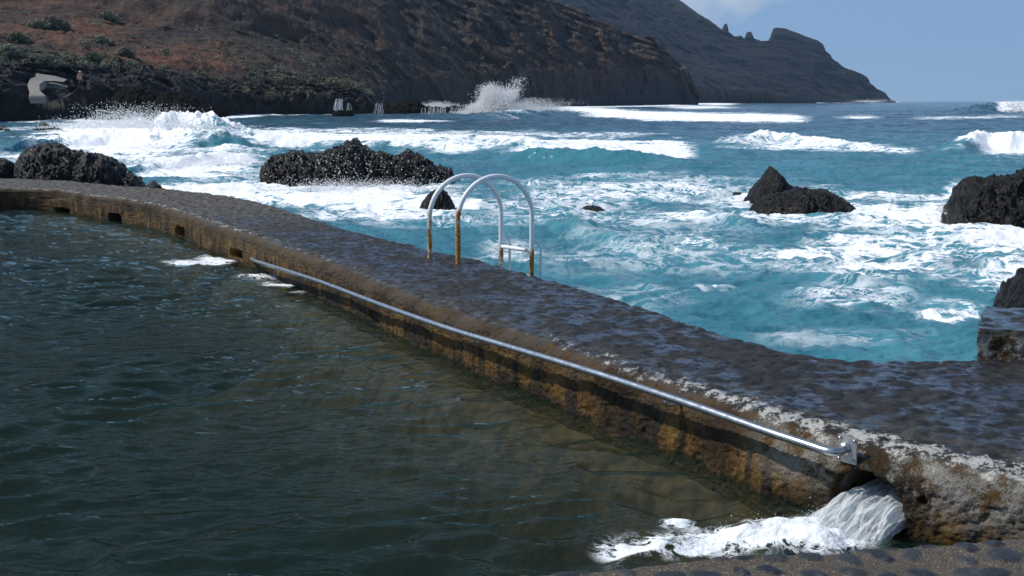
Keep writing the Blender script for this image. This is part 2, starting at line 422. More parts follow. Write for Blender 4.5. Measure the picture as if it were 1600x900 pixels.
def mat_painted():
    """white painted tube with rust running up from the foot"""
    m = M('painted_tube')
    r = m.attr('rust')
    n = m.noise(16, 5, .65, m.vscale((1, 1, .35))); n2 = m.noise(50, 4, .6)
    col = m.mix(n2, (.80, .80, .78), (.90, .90, .88))
    rf = m.step(m.add(m.mul(r, .72), m.mul(m.add(n, -.5), 2.2)), .40, .56)
    rust = m.mix(m.step(n2, .35, .65), (.20, .065, .012), (.60, .30, .075))
    col = m.mix(m.mul(m.step(m.add(m.mul(r, .7), m.mul(n, .5)), .42, .62), .5), col, (.62, .48, .26))
    col = m.mix(rf, col, rust)
    return m.done(m.pbr(col, m.math('MULTIPLY_ADD', rf, .4, .38), m.bump(m.add(n, m.mul(n2, .4)), .3, .004)))

def mat_steel():
    m = M('stainless_steel')
    n = m.noise(30, 4)
    return m.done(m.pbr(m.mix(n, (.40, .40, .40), (.58, .58, .57)), m.math('MULTIPLY_ADD', n, .35, .16), **{'Metallic': 1.0}))

def mat_gush():
    m = M('white_water')
    fl, th = m.attr('flow'), m.attr('across')
    cv = m.n('CombineXYZ', {0: m.mul(th, 13), 1: m.mul(fl, 1.8), 2: m.mul(m.n('SeparateXYZ', {0: m.pos}).outputs[2], 1.2)}).outputs[0]
    n = m.noise(1.0, 5, .6, cv, dist=.5); n2 = m.noise(3.2, 4, .6, cv)
    s = m.add(m.mul(n, .65), m.mul(n2, .35))
    col = m.mix(m.step(s, .34, .56), (.62, .66, .67), (.95, .96, .97))
    sh = m.pbr(col, .45, m.bump(s, .8, .05), **{'Subsurface Weight': 0.0})
    tl = m.n('BsdfTranslucent', {'Color': (.85, .9, .92, 1)}).outputs[0]
    sh = m.n('MixShader', {0: .35, 1: sh, 2: tl}).outputs[0]
    tr = m.n('BsdfTransparent', {'Color': (.9, .95, .95, 1)}).outputs[0]
    al = m.step(m.add(s, m.mul(m.attr('body'), .5)), (.43), .74)
    return m.done(m.n('MixShader', {0: al, 1: tr, 2: sh}).outputs[0])

def mat_leaf():
    m = M('scrub_leaf')
    n = m.noise(.35, 3)
    col = m.mix(m.step(n, .36, .64), (.075, .080, .042), (.22, .22, .14))
    return m.done(m.pbr(col, .8))

MAT['sea'] = mat_sea(); MAT['pool'] = mat_pool(); MAT['floor'] = mat_floor(); MAT['wall'] = mat_wall(); MAT['deck'] = mat_deck()
MAT['lava'] = mat_lava(); MAT['far_lava'] = mat_lava('far_lava', .08, tint=(.003, .003, .003), hi=(.012, .011, .010)); MAT['shore'] = mat_shore(); MAT['hill'] = mat_hill(); MAT['headland'] = mat_headland()
MAT['paint'] = mat_painted(); MAT['steel'] = mat_steel(); MAT['gush'] = mat_gush(); MAT['leaf'] = mat_leaf()
def mat_drop():
    m = M('spray_drops')
    sh = (m.n('MixShader', {0: .5, 1: m.n('BsdfDiffuse', {'Color': (.97, .98, .98, 1)}).outputs[0], 2: m.n('BsdfTranslucent', {'Color': (.97, .98, .98, 1)}).outputs[0]}).outputs[0])
    return m.done(m.n('MixShader', {0: .35, 1: sh, 2: m.n('BsdfTransparent').outputs[0]}).outputs[0])
MAT['drop'] = mat_drop()
MAT['dull_steel'] = mat_simple('dull_steel', (.42, .42, .42), .45, Metallic=.8)
MAT['white'] = mat_simple('faded_white_paint', (.55, .56, .56), .6)

# ------------------------------------------------------------------ the pool wall in plan
STN = np.array([  # pool side x, y, sea side x, y, rounding of the pool edge
    (-30, 21.6, -30, 23.6, .12), (-16, 20.9, -16, 23.2, .12), (-10.5, 20.55, -11, 23.2, .12), (-8.62, 20.35, -9.4, 22.6, .12),
    (-7.2, 18.95, -7.5, 21.2, .14), (-6.05, 17.75, -5.8, 19.85, .14), (-5.15, 16.5, -4.35, 18.2, .15), (-3.75, 14.2, -2.9, 15.5, .16), (-3.05, 13.05, -2.0, 13.75, .16),
    (-2.05, 11.25, -.85, 11.95, .16), (-1.2, 9.65, .02, 10.6, .17), (-.5, 8.35, .72, 9.25, .17), (.42, 6.88, 1.42, 7.75, .19),
    (1.05, 5.84, 1.95, 6.88, .23), (1.42, 5.24, 2.4, 6.72, .26), (1.84, 4.80, 3.2, 6.72, .26), (2.4, 4.40, 4.4, 6.7, .26), (3.1, 4.02, 6.0, 6.6, .24)])
def spline(S, k):
    """Catmull-Rom through the stations, k values in station units"""
    i = np.clip(np.floor(k).astype(int), 0, len(S) - 2); t = (k - i)[:, None]
    P = np.vstack([2 * S[0] - S[1], S, 2 * S[-1] - S[-2]])
    a, b, c, d = P[i], P[i + 1], P[i + 2], P[i + 3]
    # soft tangents, limited so that the sharp corner at the far end stays a corner
    ten = .5
    return ((2*t**3 - 3*t**2 + 1) * b + (t**3 - 2*t**2 + t) * ten * (c - a) + (-2*t**3 + 3*t**2) * c + (t**3 - t**2) * ten * (d - b))
kf = np.linspace(0, len(STN) - 1, 6000)
SF = spline(STN, kf)
seg = np.hypot(*np.diff(SF[:, :2], axis=0).T); LEN = np.concatenate([[0], np.cumsum(seg)])
step_want = np.interp(np.hypot(SF[:, 0], SF[:, 1]), [4, 6, 10, 20, 30], [.009, .011, .022, .045, .3])
cum = np.concatenate([[0], np.cumsum(seg / step_want[1:])])
ns = int(cum[-1]); sidx = np.interp(np.linspace(0, cum[-1], ns), cum, LEN)
def wall_at(s):
    return np.stack([np.interp(s, LEN, SF[:, j]) for j in range(5)], -1)
def face_hit(px, py, off=0.0):
    """where the line of sight meets the pool face of the wall (moved off metres into the pool): arc length, z, xyz, outward normal"""
    T = np.gradient(SF[:, :2], axis=0); T /= np.linalg.norm(T, axis=1)[:, None]; Nn = np.stack([T[:, 1], -T[:, 0]], 1)
    P = SF[:, :2] + Nn * off
    a, dy, dz = ray(px, py)
    cr = P[:, 0] * dy - P[:, 1] * a
    js = np.where((np.sign(cr[:-1]) != np.sign(cr[1:])) & (P[:-1, 1] > 0))[0]
    j = js[-1]                                     # nearest crossing
    t = P[j, 1] / dy
    return LEN[j], HCAM + dz * t, np.array([P[j, 0], P[j, 1], HCAM + dz * t]), Nn[j]

# openings through the wall: (arc length, z, half width, half height, depth, exponent)
HOLES = []
for (x0, x1, y0, y1, dep) in ((91, 106, 325, 337, 1.0), (171, 189, 333, 350, 1.0), (275, 287, 354, 370, 1.0), (361, 379, 389, 404, 1.0)):
    s0 = face_hit(x0, y0)[0]; s1 = face_hit(x1, y0)[0]; zt = face_hit((x0+x1)/2, y0)[1]; zb = face_hit((x0+x1)/2, y1)[1]
    HOLES.append(((s0+s1)/2, (zt+zb)/2, abs(s1-s0)/2, max(.05, (zt-zb)/2), dep, 6))
sA, zA = face_hit(1302, 748)[:2]; sB, zB = face_hit(1412, 775)[:2]
HOLES.append(((sA + sB) / 2, -.44, (sB - sA) / 2 + .01, .44 + min(zA, zB) + .06, .55, 3.2))
GUSH = HOLES[-1]
PITS = []
for (cx, cy, rx, ry, dep) in ((1296, 668, 8, 22, .035), (1441, 782, 9, 8, .03), (1399, 703, 4, 8, .02), (1540, 700, 26, 4, .02), (950, 590, 7, 14, .02), (585, 497, 8, 10, .03), (1560, 742, 8, 6, .014)):
    s0, z0 = face_hit(cx, cy)[:2]; s1 = face_hit(cx + rx, cy)[0]; z1 = face_hit(cx, cy + ry)[1]
    PITS.append((s0, z0, abs(s1 - s0), abs(z1 - z0), dep))

def build_wall():
    W = wall_at(sidx)
    I, O, rad = W[:, :2], W[:, 2:4], W[:, 4] * .75
    D = O - I; wd = np.linalg.norm(D, axis=1); D = D / wd[:, None]
    T = np.gradient(I, axis=0); T /= np.linalg.norm(T, axis=1)[:, None]; Nn = np.stack([T[:, 1], -T[:, 0]], 1)   # into the pool
    # one cross-section: (distance in from the face as a share, z), built per station
    nf, na, nt, nb = 96, 22, 150, 26
    zf = np.concatenate([np.linspace(-2.6, -.75, 8, endpoint=False), np.linspace(-.75, 0, nf - 8)])   # scaled to end at -rad
    rows, zs, zone, tt = [], [], [], []
    for k in range(nf):
        z = np.where(zf[k] < -.75, zf[k], -.75 + (zf[k] + .75) / .75 * (.75 - rad * .8)); rows.append(np.zeros(ns)); zs.append(z + 0 * rad); zone.append(1.0 + 0 * rad); tt.append(0 * rad)
    for k in range(1, na + 1):
        a = k / na * math.pi / 2
        rows.append(rad * (1 - math.cos(a))); zs.append(-rad * .8 + rad * .8 * math.sin(a)); zone.append(np.full(ns, 1 - sst(.40, .95, np.array(k / na)))); tt.append(0 * rad)
    ro = .10
    for k in range(1, nt + 1):
        q = (k / nt); rows.append(rad + (wd - rad - ro) * q); zs.append(0 * rad); zone.append(0 * rad); tt.append(q + 0 * rad)
    for k in range(1, nb + 1):
        if k <= 10: a = k / 10 * math.pi / 2; rows.append(wd - ro + ro * math.sin(a)); zs.append(-ro + ro * math.cos(a) + 0 * rad); zone.append(np.full(ns, k / 10.))
        else: rows.append(wd + (k - 10) * .004); zs.append(-ro - (k - 10) / 16 * 2.3 + 0 * rad); zone.append(np.ones(ns))
        tt.append(np.ones(ns))
    rows, zs, zone, tt = [np.stack(v, 1) for v in (rows, zs, zone, tt)]
    nv = rows.shape[1]
    P = np.zeros((ns, nv, 3)); P[..., :2] = I[:, None] + D[:, None] * rows[..., None]; P[..., 2] = zs
    S = np.repeat(sidx[:, None], nv, 1)
    isface = np.arange(nv) < nf + na
    # long undulation of the top and bulges of the face
    topw = sst(-.4, -.05, zs)
    P[..., 2] += topw * (.030 * fbm2(P[..., 0] * .7, P[..., 1] * .7, 3, 5) + .018 * fbm2(P[..., 0] * 4, P[..., 1] * 4, 3, 8))
    nrm3 = np.concatenate([np.broadcast_to(Nn[:, None], (ns, nv, 2)), np.zeros((ns, nv, 1))], 2)
    b = .035 * fbm3(P, 1.3, 3, 3) + .018 * fbm3(P, 5, 3, 4) + .016 * fbm3(P, 22, 3, 9, .6, True)
    P += nrm3 * (b * isface[None] * zone)[..., None]
    sign_o = -np.concatenate([np.broadcast_to(Nn[:, None], (ns, nv, 2)), np.zeros((ns, nv, 1))], 2)
    oedge = (np.arange(nv) >= nf + na + nt - 30)
    P += sign_o * ((.05 * fbm3(P, 1.6, 3, 21) + .03 * fbm3(P, 7, 2, 22)) * (oedge * sst(.8, 1, tt)))[..., None]
    # stones set in the top
    q, rn = stones(P[..., 0] + .03 * fbm2(P[..., 0] * 5, P[..., 1] * 5, 2, 31), P[..., 1] + .03 * fbm2(P[..., 0] * 5, P[..., 1] * 5, 2, 32), .115, 40, .42)
    st = sst(0.0, .22, q) * (1 - sst(.2, .8, zone)) * (rn > .22)
    flat = np.clip(q, 0, 1) ** .5
    P[..., 2] += st * (flat * .004 + .003 * (rn - .5)) - (1 - st) * (1 - zone) * .004
    P[..., 2] += (1 - zone) * .006 * fbm2(P[..., 0] * 18, P[..., 1] * 18, 3, 35)
    # openings and pits
    zz = P[..., 2]
    for (s0, z0, hw, hh, dep, ex) in HOLES:
        e = 1 + .10 * fbm2(S * 6, zz * 6, 2, 61)
        m = (np.abs((S - s0) / (hw * e)) ** ex + np.abs((zz - z0) / (hh * e)) ** ex)
        k = (1 - sst(.92, 1.06, m)) * (np.arange(nv) < nf + na)[None] * (zz > -1.3)
        P -= nrm3 * (k * dep)[..., None]
    for (s0, z0, hw, hh, dep) in PITS:
        e = 1 + .35 * fbm2(S * 14, zz * 14, 3, 62)
        m = ((S - s0) / hw / e) ** 2 + ((zz - z0) / hh / e) ** 2
        P -= nrm3 * (((1 - sst(.4, 1.3, m)) * isface[None]) * dep)[..., None]
    # pits of spalled concrete
    sp = fbm3(P, 9, 3, 77)
    P -= nrm3 * ((sst(.28, .5, sp) * .008) * isface[None] * zone)[..., None]
    dist = np.hypot(P[..., 0], P[..., 1])
    px, py = pix(P[..., 0], P[..., 1], P[..., 2])
    # wet where the waves wash over: the middle and the near part; dry towards the far end
    wet = 1 - sst(12.5, 18, dist + 2 * fbm2(P[..., 0] * .5, P[..., 1] * .5, 3, 90))
    wet *= .65 + .35 * sst(.02, .22, tt + .08 * fbm2(P[..., 0] * 2, P[..., 1] * 2, 2, 91))
    inward = np.minimum(rows, rad[:, None] * 2.5)
    edge = np.exp(-((rows - rad[:, None] * .85) / (rad[:, None] * .85)) ** 2) * (np.arange(nv) < nf + na + nt)[None]
    near = .55 + .40 * sst(8.0, 5.4, dist)
    far_crust = .25 * sst(10, 16, dist)
    edge = edge * np.clip(near + far_crust, 0, 1)
    pale = sst(1.0, .45, np.abs(S - sB + .05)) * 1.0 * sst(-.36, -.16, zz)
    pale = np.maximum(pale, .12 * sst(-.30, -.08, zz))
    o = make('pool_wall', P, grid_faces(ns, nv), MAT['wall'], attrs=dict(stone=st, rnd=rn, face=zone, wet=wet, edge=edge, pale=pale))
    tag(o, 'long curving concrete seawall between the tidal pool and the sea, cobbled on top with ochre stained face', 'wall')
build_wall()

# ------------------------------------------------------------------ cobbled deck in the foreground
def build_deck():
    V, F, A1, A2, base = [], [], [], [], 0
    def patch(P):
        nonlocal base
        nu, nv = P.shape[:2]
        q, rn = stones(P[..., 0] + .02 * fbm2(P[..., 0] * 8, P[..., 1] * 8, 2, 31), P[..., 1] + .02 * fbm2(P[..., 0] * 8, P[..., 1] * 8, 2, 32), .125, 140, .34)
        flatz = (P[..., 2] > -.06)
        st = sst(0.02, .16, q) * flatz
        P[..., 2] += flatz * (.012 * fbm2(P[..., 0] * 2, P[..., 1] * 2, 2, 50) + st * np.clip(q, 0, 1) ** .5 * .010 + .004 * fbm2(P[..., 0] * 30, P[..., 1] * 30, 3, 51))
        V.append(P.reshape(-1, 3)); F.append(grid_faces(nu, nv) + base); A1.append(st.ravel()); A2.append(rn.ravel()); base += nu * nv
    ex = np.array([-16, -6, -3, -1, -.09, .31, .75, 1.4, 1.89, 2.5, 3.1, 4.4, 6.0, 7, 14]); ey = np.array([3.0, 3.2, 3.38, 3.47, 3.55, 3.62, 3.73, 3.82, 3.89, 3.96, 4.02, 5.15, 6.55, 6.6, 6.6])
    xs = np.concatenate([np.linspace(-16, -1, 260, endpoint=False), np.linspace(-1, 3.2, 520, endpoint=False), np.linspace(3.2, 14, 240)])
    ye = np.interp(xs, ex, ey) + .010 * fbm2(xs * 3, xs * 0, 3, 55)
    prof = []                                     # (distance back from the edge, z)
    for z in (-2.6, -1.2, -.6, -.4, -.2, -.1): prof.append((0, z))
    for k in range(1, 9): a = k / 8 * math.pi / 2; prof.append((.05 * (1 - math.cos(a)), -.05 + .05 * math.sin(a)))
    for d in np.concatenate([np.linspace(.06, 1.3, 150), np.linspace(1.33, 8, 120)]): prof.append((d, 0))
    prof = np.array(prof)
    P = np.zeros((len(xs), len(prof), 3)); P[..., 0] = xs[:, None]; P[..., 1] = ye[:, None] - prof[None, :, 0]; P[..., 2] = prof[None, :, 1] - .004
    P[..., 1] += (P[..., 2] < -.05) * .02 * fbm2(P[..., 0] * 5, P[..., 2] * 5, 3, 56)
    patch(P)
    yl = np.linspace(2.9, 21.2, 240); pr = [(0, -2.6), (0, -1), (0, -.4), (0, -.1), (.02, -.03), (.05, 0)] + [(d, 0) for d in np.linspace(.1, 9, 80)]; pr = np.array(pr)
    P = np.zeros((len(yl), len(pr), 3)); P[..., 1] = yl[:, None]; P[..., 0] = -15.5 - pr[None, :, 0]; P[..., 2] = pr[None, :, 1] - .03
    patch(P[::-1])
    o = make('stone_deck', np.concatenate(V), np.concatenate(F), MAT['deck'], attrs=dict(stone=np.concatenate(A1), rnd=np.concatenate(A2)))
    tag(o, 'cobbled mortar deck in the near corner of the pool', 'pavement', kind='structure')
build_deck()

# ------------------------------------------------------------------ pool floor and pool water
def pool_rows():
    y = [2.4]
    while y[-1] < 22.5: y.append(y[-1] + np.interp(y[-1], [2, 5, 10, 22], [.016, .020, .036, .085]))
    return np.array(y)
gsh_s, gsh_n = face_hit(1355, 800)[2], face_hit(1355, 800)[3]
def build_pool():
    ys = pool_rows(); 
    u = np.concatenate([np.linspace(-2.4, -.62, 160, endpoint=False), np.linspace(-.62, .60, 780)])
    X = np.stack([u * (0.9 * y + 1.2) for y in ys]); X = np.where(X < -15.4, -15.4 + (X + 15.4) * .004, X); X = np.minimum(X, 4.5 + .004 * np.maximum(X - 4.5, 0)); Y = np.repeat(ys[:, None], len(u), 1)
    # which side of the wall face
    jj = np.linspace(0, len(SF) - 1, 900).astype(int); poly = SF[jj, :2]
    inner_x = np.interp(Y, poly[::-1, 1][np.argsort(poly[::-1, 1])], poly[::-1, 0][np.argsort(poly[::-1, 1])])
    inside = (X < inner_x + .35) | ((Y > 20) & (X < -8.4))
    # ripples blown towards the wall, smaller near the gush
    a = .9
    def rip(f, o, s, st): 
        cx, cy = math.cos(.18), math.sin(.18); xr = X * cx + Y * cy; yr = -X * cy + Y * cx
        wx = .25 * fbm2(X * 1.3, Y * 1.3, 2, s + 40); 
        return fbm2(xr * f * st + wx, yr * f + wx, o, s)
    lo = sst(.35, -.25, fbm2(X * .35, Y * .5, 2, 71))
    h = .034 * rip(1.0, 2, 11, .5) + .056 * (1 - 2 * np.abs(rip(3.0, 2, 14, .5))) * (.5 + .6 * lo) + .014 * rip(7, 2, 17, .55)
    px, py = pix(X, Y, POOL_Z + 0 * X)
    nz = fbm2(X * 1.4, Y * 1.4, 3, 81); nz2 = fbm2(X * 4, Y * 4, 3, 82)
    def blob(cx, cy, rx, ry, st): return st * np.clip(1.25 - np.sqrt(((px - cx) / rx) ** 2 + ((py - cy) / ry) ** 2) + .55 * nz, 0, 1)
    foam = np.maximum.reduce([blob(1120, 862, 190, 24, .74), blob(1000, 872, 80, 16, .85), blob(1215, 852, 80, 24, 1.0), blob(1290, 850, 90, 36, 1.0), blob(1060, 838, 40, 9, .8), blob(330, 412, 40, 8, .85), blob(290, 414, 50, 5, .55),
                              blob(405, 437, 34, 5, .6), blob(440, 448, 46, 5, .6), blob(480, 460, 30, 3, .55), blob(150, 327, 60, 2.0, .3)])
    foam *= np.clip(1.0 + .9 * nz2, 0.1, 1.2)
    h += .045 * foam * (.4 + nz2) * (np.hypot(X - gsh_s[0], Y - gsh_s[1]) < 2.2)
    boil = np.exp(-(((X - gsh_s[0] + .42) / .35) ** 2 + ((Y - gsh_s[1] + .22) / .28) ** 2)); h += boil * (.05 + .03 * nz2)
    Z = POOL_Z + h
    nu, nv = Y.shape
    fi = inside.reshape(nu, nv); keep = (fi[:-1, :-1] | fi[1:, 1:]).ravel()
    top = np.stack([X, Y, Z], -1).reshape(-1, 3)
    n0 = len(top)
    # close the body of water below the floor so the absorption has a volume
    bot = top.copy(); bot[:, 2] = -2.5
    Ft = grid_faces(nu, nv, keep)[:, ::-1]
    Fb = grid_faces(nu, nv, keep) + n0
    E = np.concatenate([Ft[:, [0, 1]], Ft[:, [1, 2]], Ft[:, [2, 3]], Ft[:, [3, 0]]])
    key = np.sort(E, 1); kk = key[:, 0].astype(np.int64) * (n0 + 1) + key[:, 1]
    uq, idx, cnt = np.unique(kk, return_index=True, return_counts=True)
    B = E[idx[cnt == 1]]
    Fs = np.stack([B[:, 1], B[:, 0], B[:, 0] + n0, B[:, 1] + n0], 1)
    F = np.concatenate([Ft, Fb, Fs]); 
    used = np.zeros(2 * n0, bool); used[F.ravel()] = True; re = np.cumsum(used) - 1
    VV = np.concatenate([top, bot])[used]; ff = np.concatenate([foam.ravel(), 0 * foam.ravel()])[used]
    o = make('pool_water', VV, re[F], MAT['pool'], attrs=dict(foam=ff))
    tag(o, 'dark rippled green water of the tidal pool', 'pool water', kind='structure')
    # floor
    xs = np.linspace(-16.5, 5, 330); yy = np.linspace(2.2, 23.5, 330); FX, FY = np.meshgrid(xs, yy, indexing='ij')
    ed = up(np.array([120, 215, 450, 700, 950, 1200, 1400]), np.array([520, 552, 610, 700, 770, 835, 880]), -.80)
    o_ = np.argsort(ed[:, 1]); xe = np.interp(FY, ed[o_, 1], ed[o_, 0])
    n = fbm2(FX * .6, FY * .6, 3, 66)
    sh = sst(-1.0, 1.3, FX - xe + .5 * n) * (1 - sst(9.6, 11.2, FY + n))
    sh = np.maximum(sh, sst(-.9, -.2, FX - np.interp(FY, poly[np.argsort(poly[:, 1]), 1], poly[np.argsort(poly[:, 1]), 0]) + .3 * n))
    inn = np.interp(FY, poly[np.argsort(poly[:, 1]), 1], poly[np.argsort(poly[:, 1]), 0])
    FZ = -1.55 * (1 - sh) + sh * (-.50 - .16 * np.clip(inn - FX, 0, 2.5)) + .05 * n * np.clip(inn - FX, 0, 1) + .02 * fbm2(FX * 5, FY * 5, 2, 67)
    FZ = np.where(FX > inn + .6, -2.7, FZ); FZ = np.where(FY > 21.5, -2.7, FZ)
    o = make('pool_floor', np.stack([FX, FY, FZ], -1), grid_faces(330, 330), MAT['floor'], attrs=dict(shelf=sh))
    tag(o, 'dark pool bed with a brown algae ledge along the wall', 'pool floor', kind='structure')
build_pool()

# ------------------------------------------------------------------ the sea
WALLX = SF[:, 2:4]
def ygrid():
    y = [5.6]
    while y[-1] < 7000: y.append(y[-1] + np.interp(y[-1], [5, 12, 30, 60, 120, 250, 500, 1000, 3000, 7000], [.030, .045, .12, .30, .55, 1.0, 4, 25, 150, 500]))
    return np.array(y)
BREAK = [  # crest lines: points in the photograph (at sea level), height, half width in metres
    ([(60, 238), (120, 232), (200, 228), (290, 230), (380, 238)], 1.75, 3.4),
    ([(180, 282), (260, 270), (340, 262), (400, 262)], .55, 1.3),
    ([(300, 232), (450, 236), (600, 240), (800, 244), (1000, 247)], .45, 1.6),
    ([(760, 252), (850, 258), (960, 262), (1080, 264)], .45, 1.2),
    ([(1120, 232), (1200, 226), (1290, 232), (1400, 240)], .55, 1.8),
    ([(1470, 244), (1530, 238), (1620, 240), (1700, 240)], .75, 1.4),
    ([(1510, 181), (1560, 178), (1700, 178)], 1.7, 8),
    ([(640, 184), (760, 185), (860, 182), (960, 180)], .9, 9),
    ([(900, 178), (1000, 182), (1100, 186), (1230, 189)], .8, 8),
    ([(1040, 340), (1120, 352), (1220, 372)], .22, .7),
    ([(1250, 440), (1330, 448), (1420, 470)], .16, .5),
    ([(840, 355), (920, 372), (1010, 400)], .20, .7),
]
def build_sea():
    ys = ygrid(); u = np.linspace(-.80, .80, 1250)
    Y = np.repeat(ys[:, None], len(u), 1); X = u[None] * (.93 * Y + 2.5)
    px, py = pix(X, Y, SEA_Z + 0 * X)
    far = sst(60, 250, Y)
    hs = np.zeros_like(X)
    e = lambda fx, fy, o, s, r=False: fbm2(X * fx + .15 * Y * fx, Y * fy, o, s, .5, r)
    hs += .15 * e(.30, .8, 3, 3) * sst(5, 14, Y) + .095 * e(.9, 1.6, 3, 5, True) * (1 - sst(40, 120, Y))
    hs += .26 * e(.045, .13, 3, 7) * sst(14, 45, Y) + .45 * e(.012, .045, 2, 9) * sst(60, 200, Y)
    hs += .034 * e(2.6, 3.6, 3, 12, True) * (1 - sst(25, 60, Y)) + .10 * e(.25, .6, 3, 15, True) * sst(20, 50, Y) * (1 - sst(150, 400, Y))
    hs *= 1 - .9 * sst(900, 2500, Y)
    crest = np.zeros_like(X); bfoam = np.zeros_like(X)
    wob = fbm2(X * .25, Y * .25, 3, 19); wob2 = fbm2(X * 1.3, Y * 1.3, 4, 23)
    for pts, hh, hw in BREAK:
        p = up([q[0] for q in pts], [q[1] for q in pts], SEA_Z)
        yc = np.interp(X, p[:, 0], p[:, 1]) + hw * .8 * wob
        inx = sst(p[0, 0] - hw, p[0, 0] + hw * 2, X) * sst(p[-1, 0] + hw, p[-1, 0] - hw * 2, X)
        d = (Y - yc) / hw
        prof = np.where(d < 0, np.exp(-(d / .75) ** 2), np.exp(-(d / 1.5) ** 2)) * inx
        hs += hh * prof * (1 + (.35 + .3 * (hh > 1.7) * (hw < 4)) * wob2 + .25 * wob); crest = np.maximum(crest, prof * min(1, hh))
    # where foam lies: (kind) ellipses and bands given at their place in the photograph
    nz = fbm2(X * .35 + 5, Y * .5, 4, 29); nzf = fbm2(X * .05, Y * .12, 4, 33); N = nz * (1 - far) + nzf * far
    foam = np.full_like(X, .10)
    def blob(cx, cy, rx, ry, st):
        nonlocal foam
        foam = np.maximum(foam, st * np.clip(1.35 - np.sqrt(((px - cx) / rx) ** 2 + ((py - cy) / ry) ** 2) + .75 * N, 0, 1))
    def band(xs, yy, ry, st):
        nonlocal foam
        yc = np.interp(px, xs, yy); ends = sst(xs[0] - 30, xs[0] + 40, px) * sst(xs[-1] + 30, xs[-1] - 40, px)
        foam = np.maximum(foam, st * np.clip(1.4 - np.abs(py - yc) / ry + .8 * N, 0, 1) * ends)
    for b in ((205, 218, 135, 34, 1.3), (300, 262, 110, 22, .95), (560, 306, 170, 26, .92), (450, 300, 170, 30, .62), (330, 300, 130, 16, .75), (690, 320, 70, 26, .95),
              (1230, 322, 190, 24, .76), (1440, 345, 180, 36, .88), (1400, 405, 230, 40, .74), (1560, 400, 80, 60, .80), (1480, 495, 60, 18, .74), (1330, 470, 130, 34, .52), (1110, 455, 45, 14, .66),
              (1200, 222, 55, 11, 1.0), (1560, 236, 85, 8, 1.15), (1260, 232, 120, 10, .6), (1380, 238, 60, 7, .6), (1495, 312, 22, 20, 1.1), (1560, 372, 90, 10, 1.0),
              (1000, 305, 260, 28, .52), (850, 335, 250, 40, .42), (1060, 400, 280, 70, .38), (1300, 530, 160, 18, .36), (980, 470, 140, 40, .36), (1585, 164, 28, 13, 1.3), (110, 202, 60, 4, .8), (20, 206, 60, 4, .6), (60, 250, 90, 8, .5),
              (1180, 345, 200, 14, .75), (640, 190, 60, 3, .9), (790, 174, 60, 9, 1.3), (980, 212, 60, 4, .5), (1090, 168, 60, 3.0, .8), (1345, 184, 40, 3, .6), (640, 345, 200, 20, .5), (800, 400, 60, 30, .45)):
        blob(*b)
    band([260, 420, 600, 800, 1000, 1080], [214, 222, 225, 232, 239, 241], 15, 1.15)
    band([420, 700, 1000], [205, 210, 216], 5, .45)
    band([860, 960, 1100, 1260], [170, 178, 184, 187], 6.5, 1.1)
    band([640, 720, 860, 1150], [165, 166, 167, 162], 2.2, 1.0)
    band([-300, 300, 420, 640], [189, 188, 180, 178], 2.2, .75)
    band([1030, 1200, 1290, 1400], [160.5, 159.8, 159.6, 159.4], 1.1, 1.3)
    band([1420, 1600], [186, 183], 2, .5)
    foam = np.where((py > 298) & (px > 700), foam * .84, foam)
    foam = np.maximum(foam, 1.2 * sst(.30, .75, crest) * (px < 330) * (Y > 40) * (Y < 60))
    foam = np.maximum(foam, 1.25 * sst(.25, .6, crest) * sst(1548, 1575, px) * (Y > 100) * (Y < 260))
    foam = np.clip(foam, 0, 1.25)
    hs += .16 * np.clip(foam - .6, 0, 1) * (wob2 + .3) * sst(8, 30, Y) + .05 * np.clip(foam - .4, 0, 1) * fbm2(X * 3, Y * 3, 3, 37)
    aer = (1 - sst(24, 105, Y + 10 * nz)) * .92 + .08
    aer = np.maximum(aer, .45 * sst(700, 250, px) * sst(210, 120, Y))
    # leave out what lies behind the wall's sea face (the pool side) and keep clear of the platform
    oy = np.argsort(WALLX[:, 1]); 
    ox = np.interp(Y, [6.55, 6.72, 6.9, 7.75, 9.25, 10.6, 11.95, 13.75, 15.5, 18.2, 19.85, 21.2, 22.6, 23.0], [9, 3.2, 1.95, 1.42, .72, .02, -.85, -2.0, -2.9, -4.35, -5.8, -7.5, -9.4, -11]) - .12
    ok = (X > ox) | (Y > 23.1)
    ok &= Y > 6.5
    lim = .24 + .9 * sst(1.5, 9, X - ox); hs = np.where((hs > lim) & (Y < 27), lim + .15 * (hs - lim), hs)
    keep = (ok[:-1, :-1] & ok[1:, 1:] & ok[:-1, 1:] & ok[1:, :-1]).ravel()
    V = np.stack([X, Y, SEA_Z + hs], -1).reshape(-1, 3); F = grid_faces(*X.shape, keep)[:, ::-1]
    used = np.zeros(len(V), bool); used[F.ravel()] = True; re = np.cumsum(used) - 1
    o = make('sea', V[used], re[F], MAT['sea'], attrs=dict(foam=foam.ravel()[used], aer=aer.ravel()[used], crest=np.clip(crest, 0, 1).ravel()[used]))
    tag(o, 'turquoise sea with white foam running out to the horizon', 'sea', kind='structure')
build_sea()

